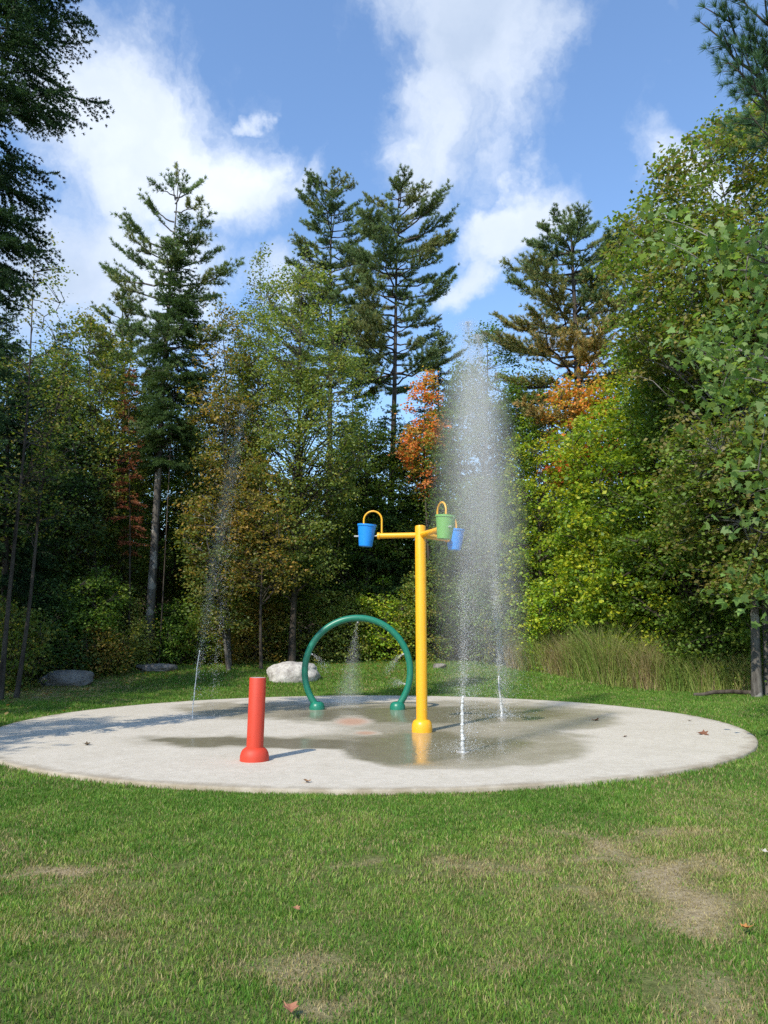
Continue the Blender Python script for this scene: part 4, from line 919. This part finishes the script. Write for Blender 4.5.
def mist(name, prof, ax, dens, parent, nsc=1.5, contrast=1.2):
    """closed lathe following axis offsets ax(z); volume density fades to the rim"""
    prof = np.array(prof, float); zs = np.linspace(prof[0, 0], prof[-1, 0], 26); rr = np.interp(zs, prof[:, 0], prof[:, 1]); seg = 20
    V = []; 
    for z, q in zip(zs, rr):
        for i in range(seg): a = 6.2832 * i / seg; V.append((ax(z)[0] + q * math.cos(a), ax(z)[1] + q * math.sin(a), z))
    Fq = [(k * seg + i, k * seg + (i + 1) % seg, (k + 1) * seg + (i + 1) % seg, (k + 1) * seg + i) for k in range(25) for i in range(seg)]
    me = bpy.data.meshes.new(name); me.from_pydata(V, [], Fq + [tuple(range(seg))[::-1], tuple(25 * seg + i for i in range(seg))]); me.update()
    m, nt, out = mat('water_mist'); tcn = N(nt, 'ShaderNodeTexCoord'); sp = N(nt, 'ShaderNodeSeparateXYZ'); nt.links.new(tcn.outputs['Object'], sp.inputs[0])
    H = zs[-1]; zn = M_(nt, 'DIVIDE', sp.outputs[2], H)
    def crv(vals):
        f = N(nt, 'ShaderNodeFloatCurve'); c = f.mapping.curves[0]; nt.links.new(zn, f.inputs['Value'])
        while len(c.points) < len(vals): c.points.new(.5, .5)
        for p_, (a_, b_) in zip(c.points, vals): p_.location = (a_, b_); p_.handle_type = 'VECTOR'
        f.mapping.update(); return f.outputs[0]
    mxr = rr.max(); rad = M_(nt, 'MULTIPLY', crv([(z / H, max(.001, np.interp(z, zs, rr) / mxr)) for z in np.linspace(0, H, 9)]), mxr)
    axs = [ax(z) for z in np.linspace(0, H, 7)]; mm = max(max(abs(a[0]), abs(a[1])) for a in axs) + 1e-3
    ox = M_(nt, 'MULTIPLY', M_(nt, 'SUBTRACT', crv([(i / 6, a[0] / mm / 2 + .5) for i, a in enumerate(axs)]), .5), 2 * mm)
    dx = M_(nt, 'SUBTRACT', sp.outputs[0], ox); dy = sp.outputs[1]
    rn = M_(nt, 'DIVIDE', M_(nt, 'SQRT', M_(nt, 'ADD', M_(nt, 'MULTIPLY', dx, dx), M_(nt, 'MULTIPLY', dy, dy))), rad)
    fall = M_(nt, 'POWER', M_(nt, 'SUBTRACT', 1., rn, clamp=True), 1.3)
    mpn = N(nt, 'ShaderNodeMapping'); mpn.inputs['Scale'].default_value = (1, 1, .35); nt.links.new(tcn.outputs['Object'], mpn.inputs[0])
    nf = noise(nt, mpn.outputs[0], nsc, 3); nn = M_(nt, 'ADD', 1 - contrast / 2, M_(nt, 'MULTIPLY', nf, contrast))
    zf = crv([(0, dens[0] / 4), (.25, dens[1] / 4), (.6, dens[2] / 4), (.85, dens[3] / 4), (1, 0)])
    d = M_(nt, 'MULTIPLY', M_(nt, 'MULTIPLY', M_(nt, 'MULTIPLY', fall, nn), zf), 4.)
    pv = N(nt, 'ShaderNodeVolumePrincipled'); pv.inputs['Color'].default_value = (1, .99, .96, 1); pv.inputs['Anisotropy'].default_value = .1; nt.links.new(d, pv.inputs['Density'])
    nt.links.new(pv.outputs[0], out.inputs['Volume'])
    o = link(name, me, m, parent); o['kind'] = 'stuff'; return o

def fountain(px, py, D_top, top_px, top_py, label, seed, n, spread, stream_h, dens, stream_r=(.03, .02), drad=.005, wide=.5, fall_bias=.5, low=.45):
    r = np.random.default_rng(seed); b = gp(px, py, PADZ + .01); t = empty('water_jet', b, label, 'water jet', 'water jets of the splash pad')
    tp = at(top_px, top_py, b.y); H = tp.z - b.z; lx = tp.x - b.x
    ax = lambda z: (lx * (z / H) ** 1.25, 0)
    zs = np.linspace(0, stream_h, 12); stream('stream', [(ax(z)[0], 0, z) for z in zs], stream_r, t, seed)
    # rising, breaking core
    k = int(n * .30); z = r.uniform(.12, 1, k) ** 1.0 * H * .98; q = .012 + .25 * (z / H) ** 1.6; P = np.c_[lx * (z / H) ** 1.25 + r.normal(size=k) * q, r.normal(size=k) * q, z]
    P[:, :2] += (vn(np.c_[np.zeros(k), np.zeros(k), z], 3, seed) - .5)[:, None] * .16 * (z / H)[:, None]
    # falling curtain
    k2 = n - k; z2 = H * (1 - (1 - low) * 0 - r.random(k2) ** (1 + fall_bias)) ; z2 = np.clip(z2, 0.03, H)
    w2 = spread * (1 - (z2 / H) ** 2.2) ** .5 * (.35 + .65 * r.random(k2)) + .13
    a = r.uniform(0, 6.28, k2); g = np.abs(r.normal(size=k2)) * .55
    P2 = np.c_[lx * (.35 + .65 * z2 / H) + wide * (1 - z2 / H) + np.cos(a) * g * w2, np.sin(a) * g * w2, z2]
    # low ragged splashes round the stream
    k3 = int(n * .035); z3 = stream_h * (.15 + 3.2 * r.random(k3) ** 1.3); P3 = np.c_[lx * (z3 / H) + r.normal(size=k3) * .05 + (vn(np.c_[np.zeros((k3, 2)), z3], 5, seed + 3) - .4) * .12, r.normal(size=k3) * .05, z3]
    k4 = int(n * .05); a = r.uniform(0, 6.28, k4); q = np.abs(r.normal(size=k4)) * .42; P4 = np.c_[np.cos(a) * q, np.sin(a) * q, np.abs(r.normal(size=k4)) * .06 + .01]
    drops('spray', np.concatenate([P, P2]), drad, t, r); drops('splash', P3, drad * 1.9, t, r); drops('ground_splash', P4, drad * 1.2, t, r)
    if dens: mist('mist', [(0.02, .12), (H * .1, spread * .75), (H * .5, spread), (H * .8, spread * .8), (H * .95, spread * .5), (H, .1)], ax, dens, t)
    return t
fountain(463, 752, 0, 468, 322, 'tall front water jet bursting into white spray beside the yellow post', 301, 32000, .62, .75, (.2, .4, .8, 1.3), (.03, .018), .0021, .12)
fountain(502, 717.5, 0, 478, 335, 'tall rear water jet with fine misty plume', 302, 36000, .85, .8, (.2, .5, .9, 1.1), (.026, .016), .0027, .25)
fountain(192.5, 718.5, 0, 243, 405, 'thin water jet leaning sideways before the dark trees', 303, 4600, .2, 1.3, (.03, .2, .6, .5), (.012, .010), .0030, .06)
# sprays inside the hoop
mid, zc, RR = HOOP
t = empty('hoop_spray', (mid.x, mid.y, PADZ), 'fine water mist falling inside the green hoop', 'water spray')
r = np.random.default_rng(310); k = 1500; u = r.random(k) ** .8; P = np.c_[-.02 - .22 * u + r.normal(size=k) * (.012 + .16 * u), r.normal(size=k) * (.012 + .16 * u), (zc + RR - .13) * (1 - u) + .02]
for (q, n_, ln) in ((20, 600, .35), (160, 400, .35), (-15, 450, .25)):
    qa = R(q); u = r.random(n_); o_ = np.array([(RR - .12) * math.cos(qa), 0, zc + (RR - .12) * math.sin(qa)]); dr_ = np.array([-math.cos(qa), 0, -.6 if q > 0 else .35])
    P = np.vstack([P, o_ + dr_ * (u * ln)[:, None] + np.c_[np.zeros(n_), np.zeros(n_), -.35 * (u * ln * 2) ** 2] + r.normal(size=(n_, 3)) * (.01 + .06 * u)[:, None]])
drops('spray', P, .0028, t, r)
mist('mist', [(0.02, .5), (.5, .34), (1.4, .14), (zc + RR - .15, .03)], lambda z: (-.22 * (1 - z / 2.0), 0), (.8, .7, .7, .7), t, 3)
print('SCENE: objects', len(bpy.data.objects), 'polys', sum(len(m.polygons) for m in bpy.data.meshes))
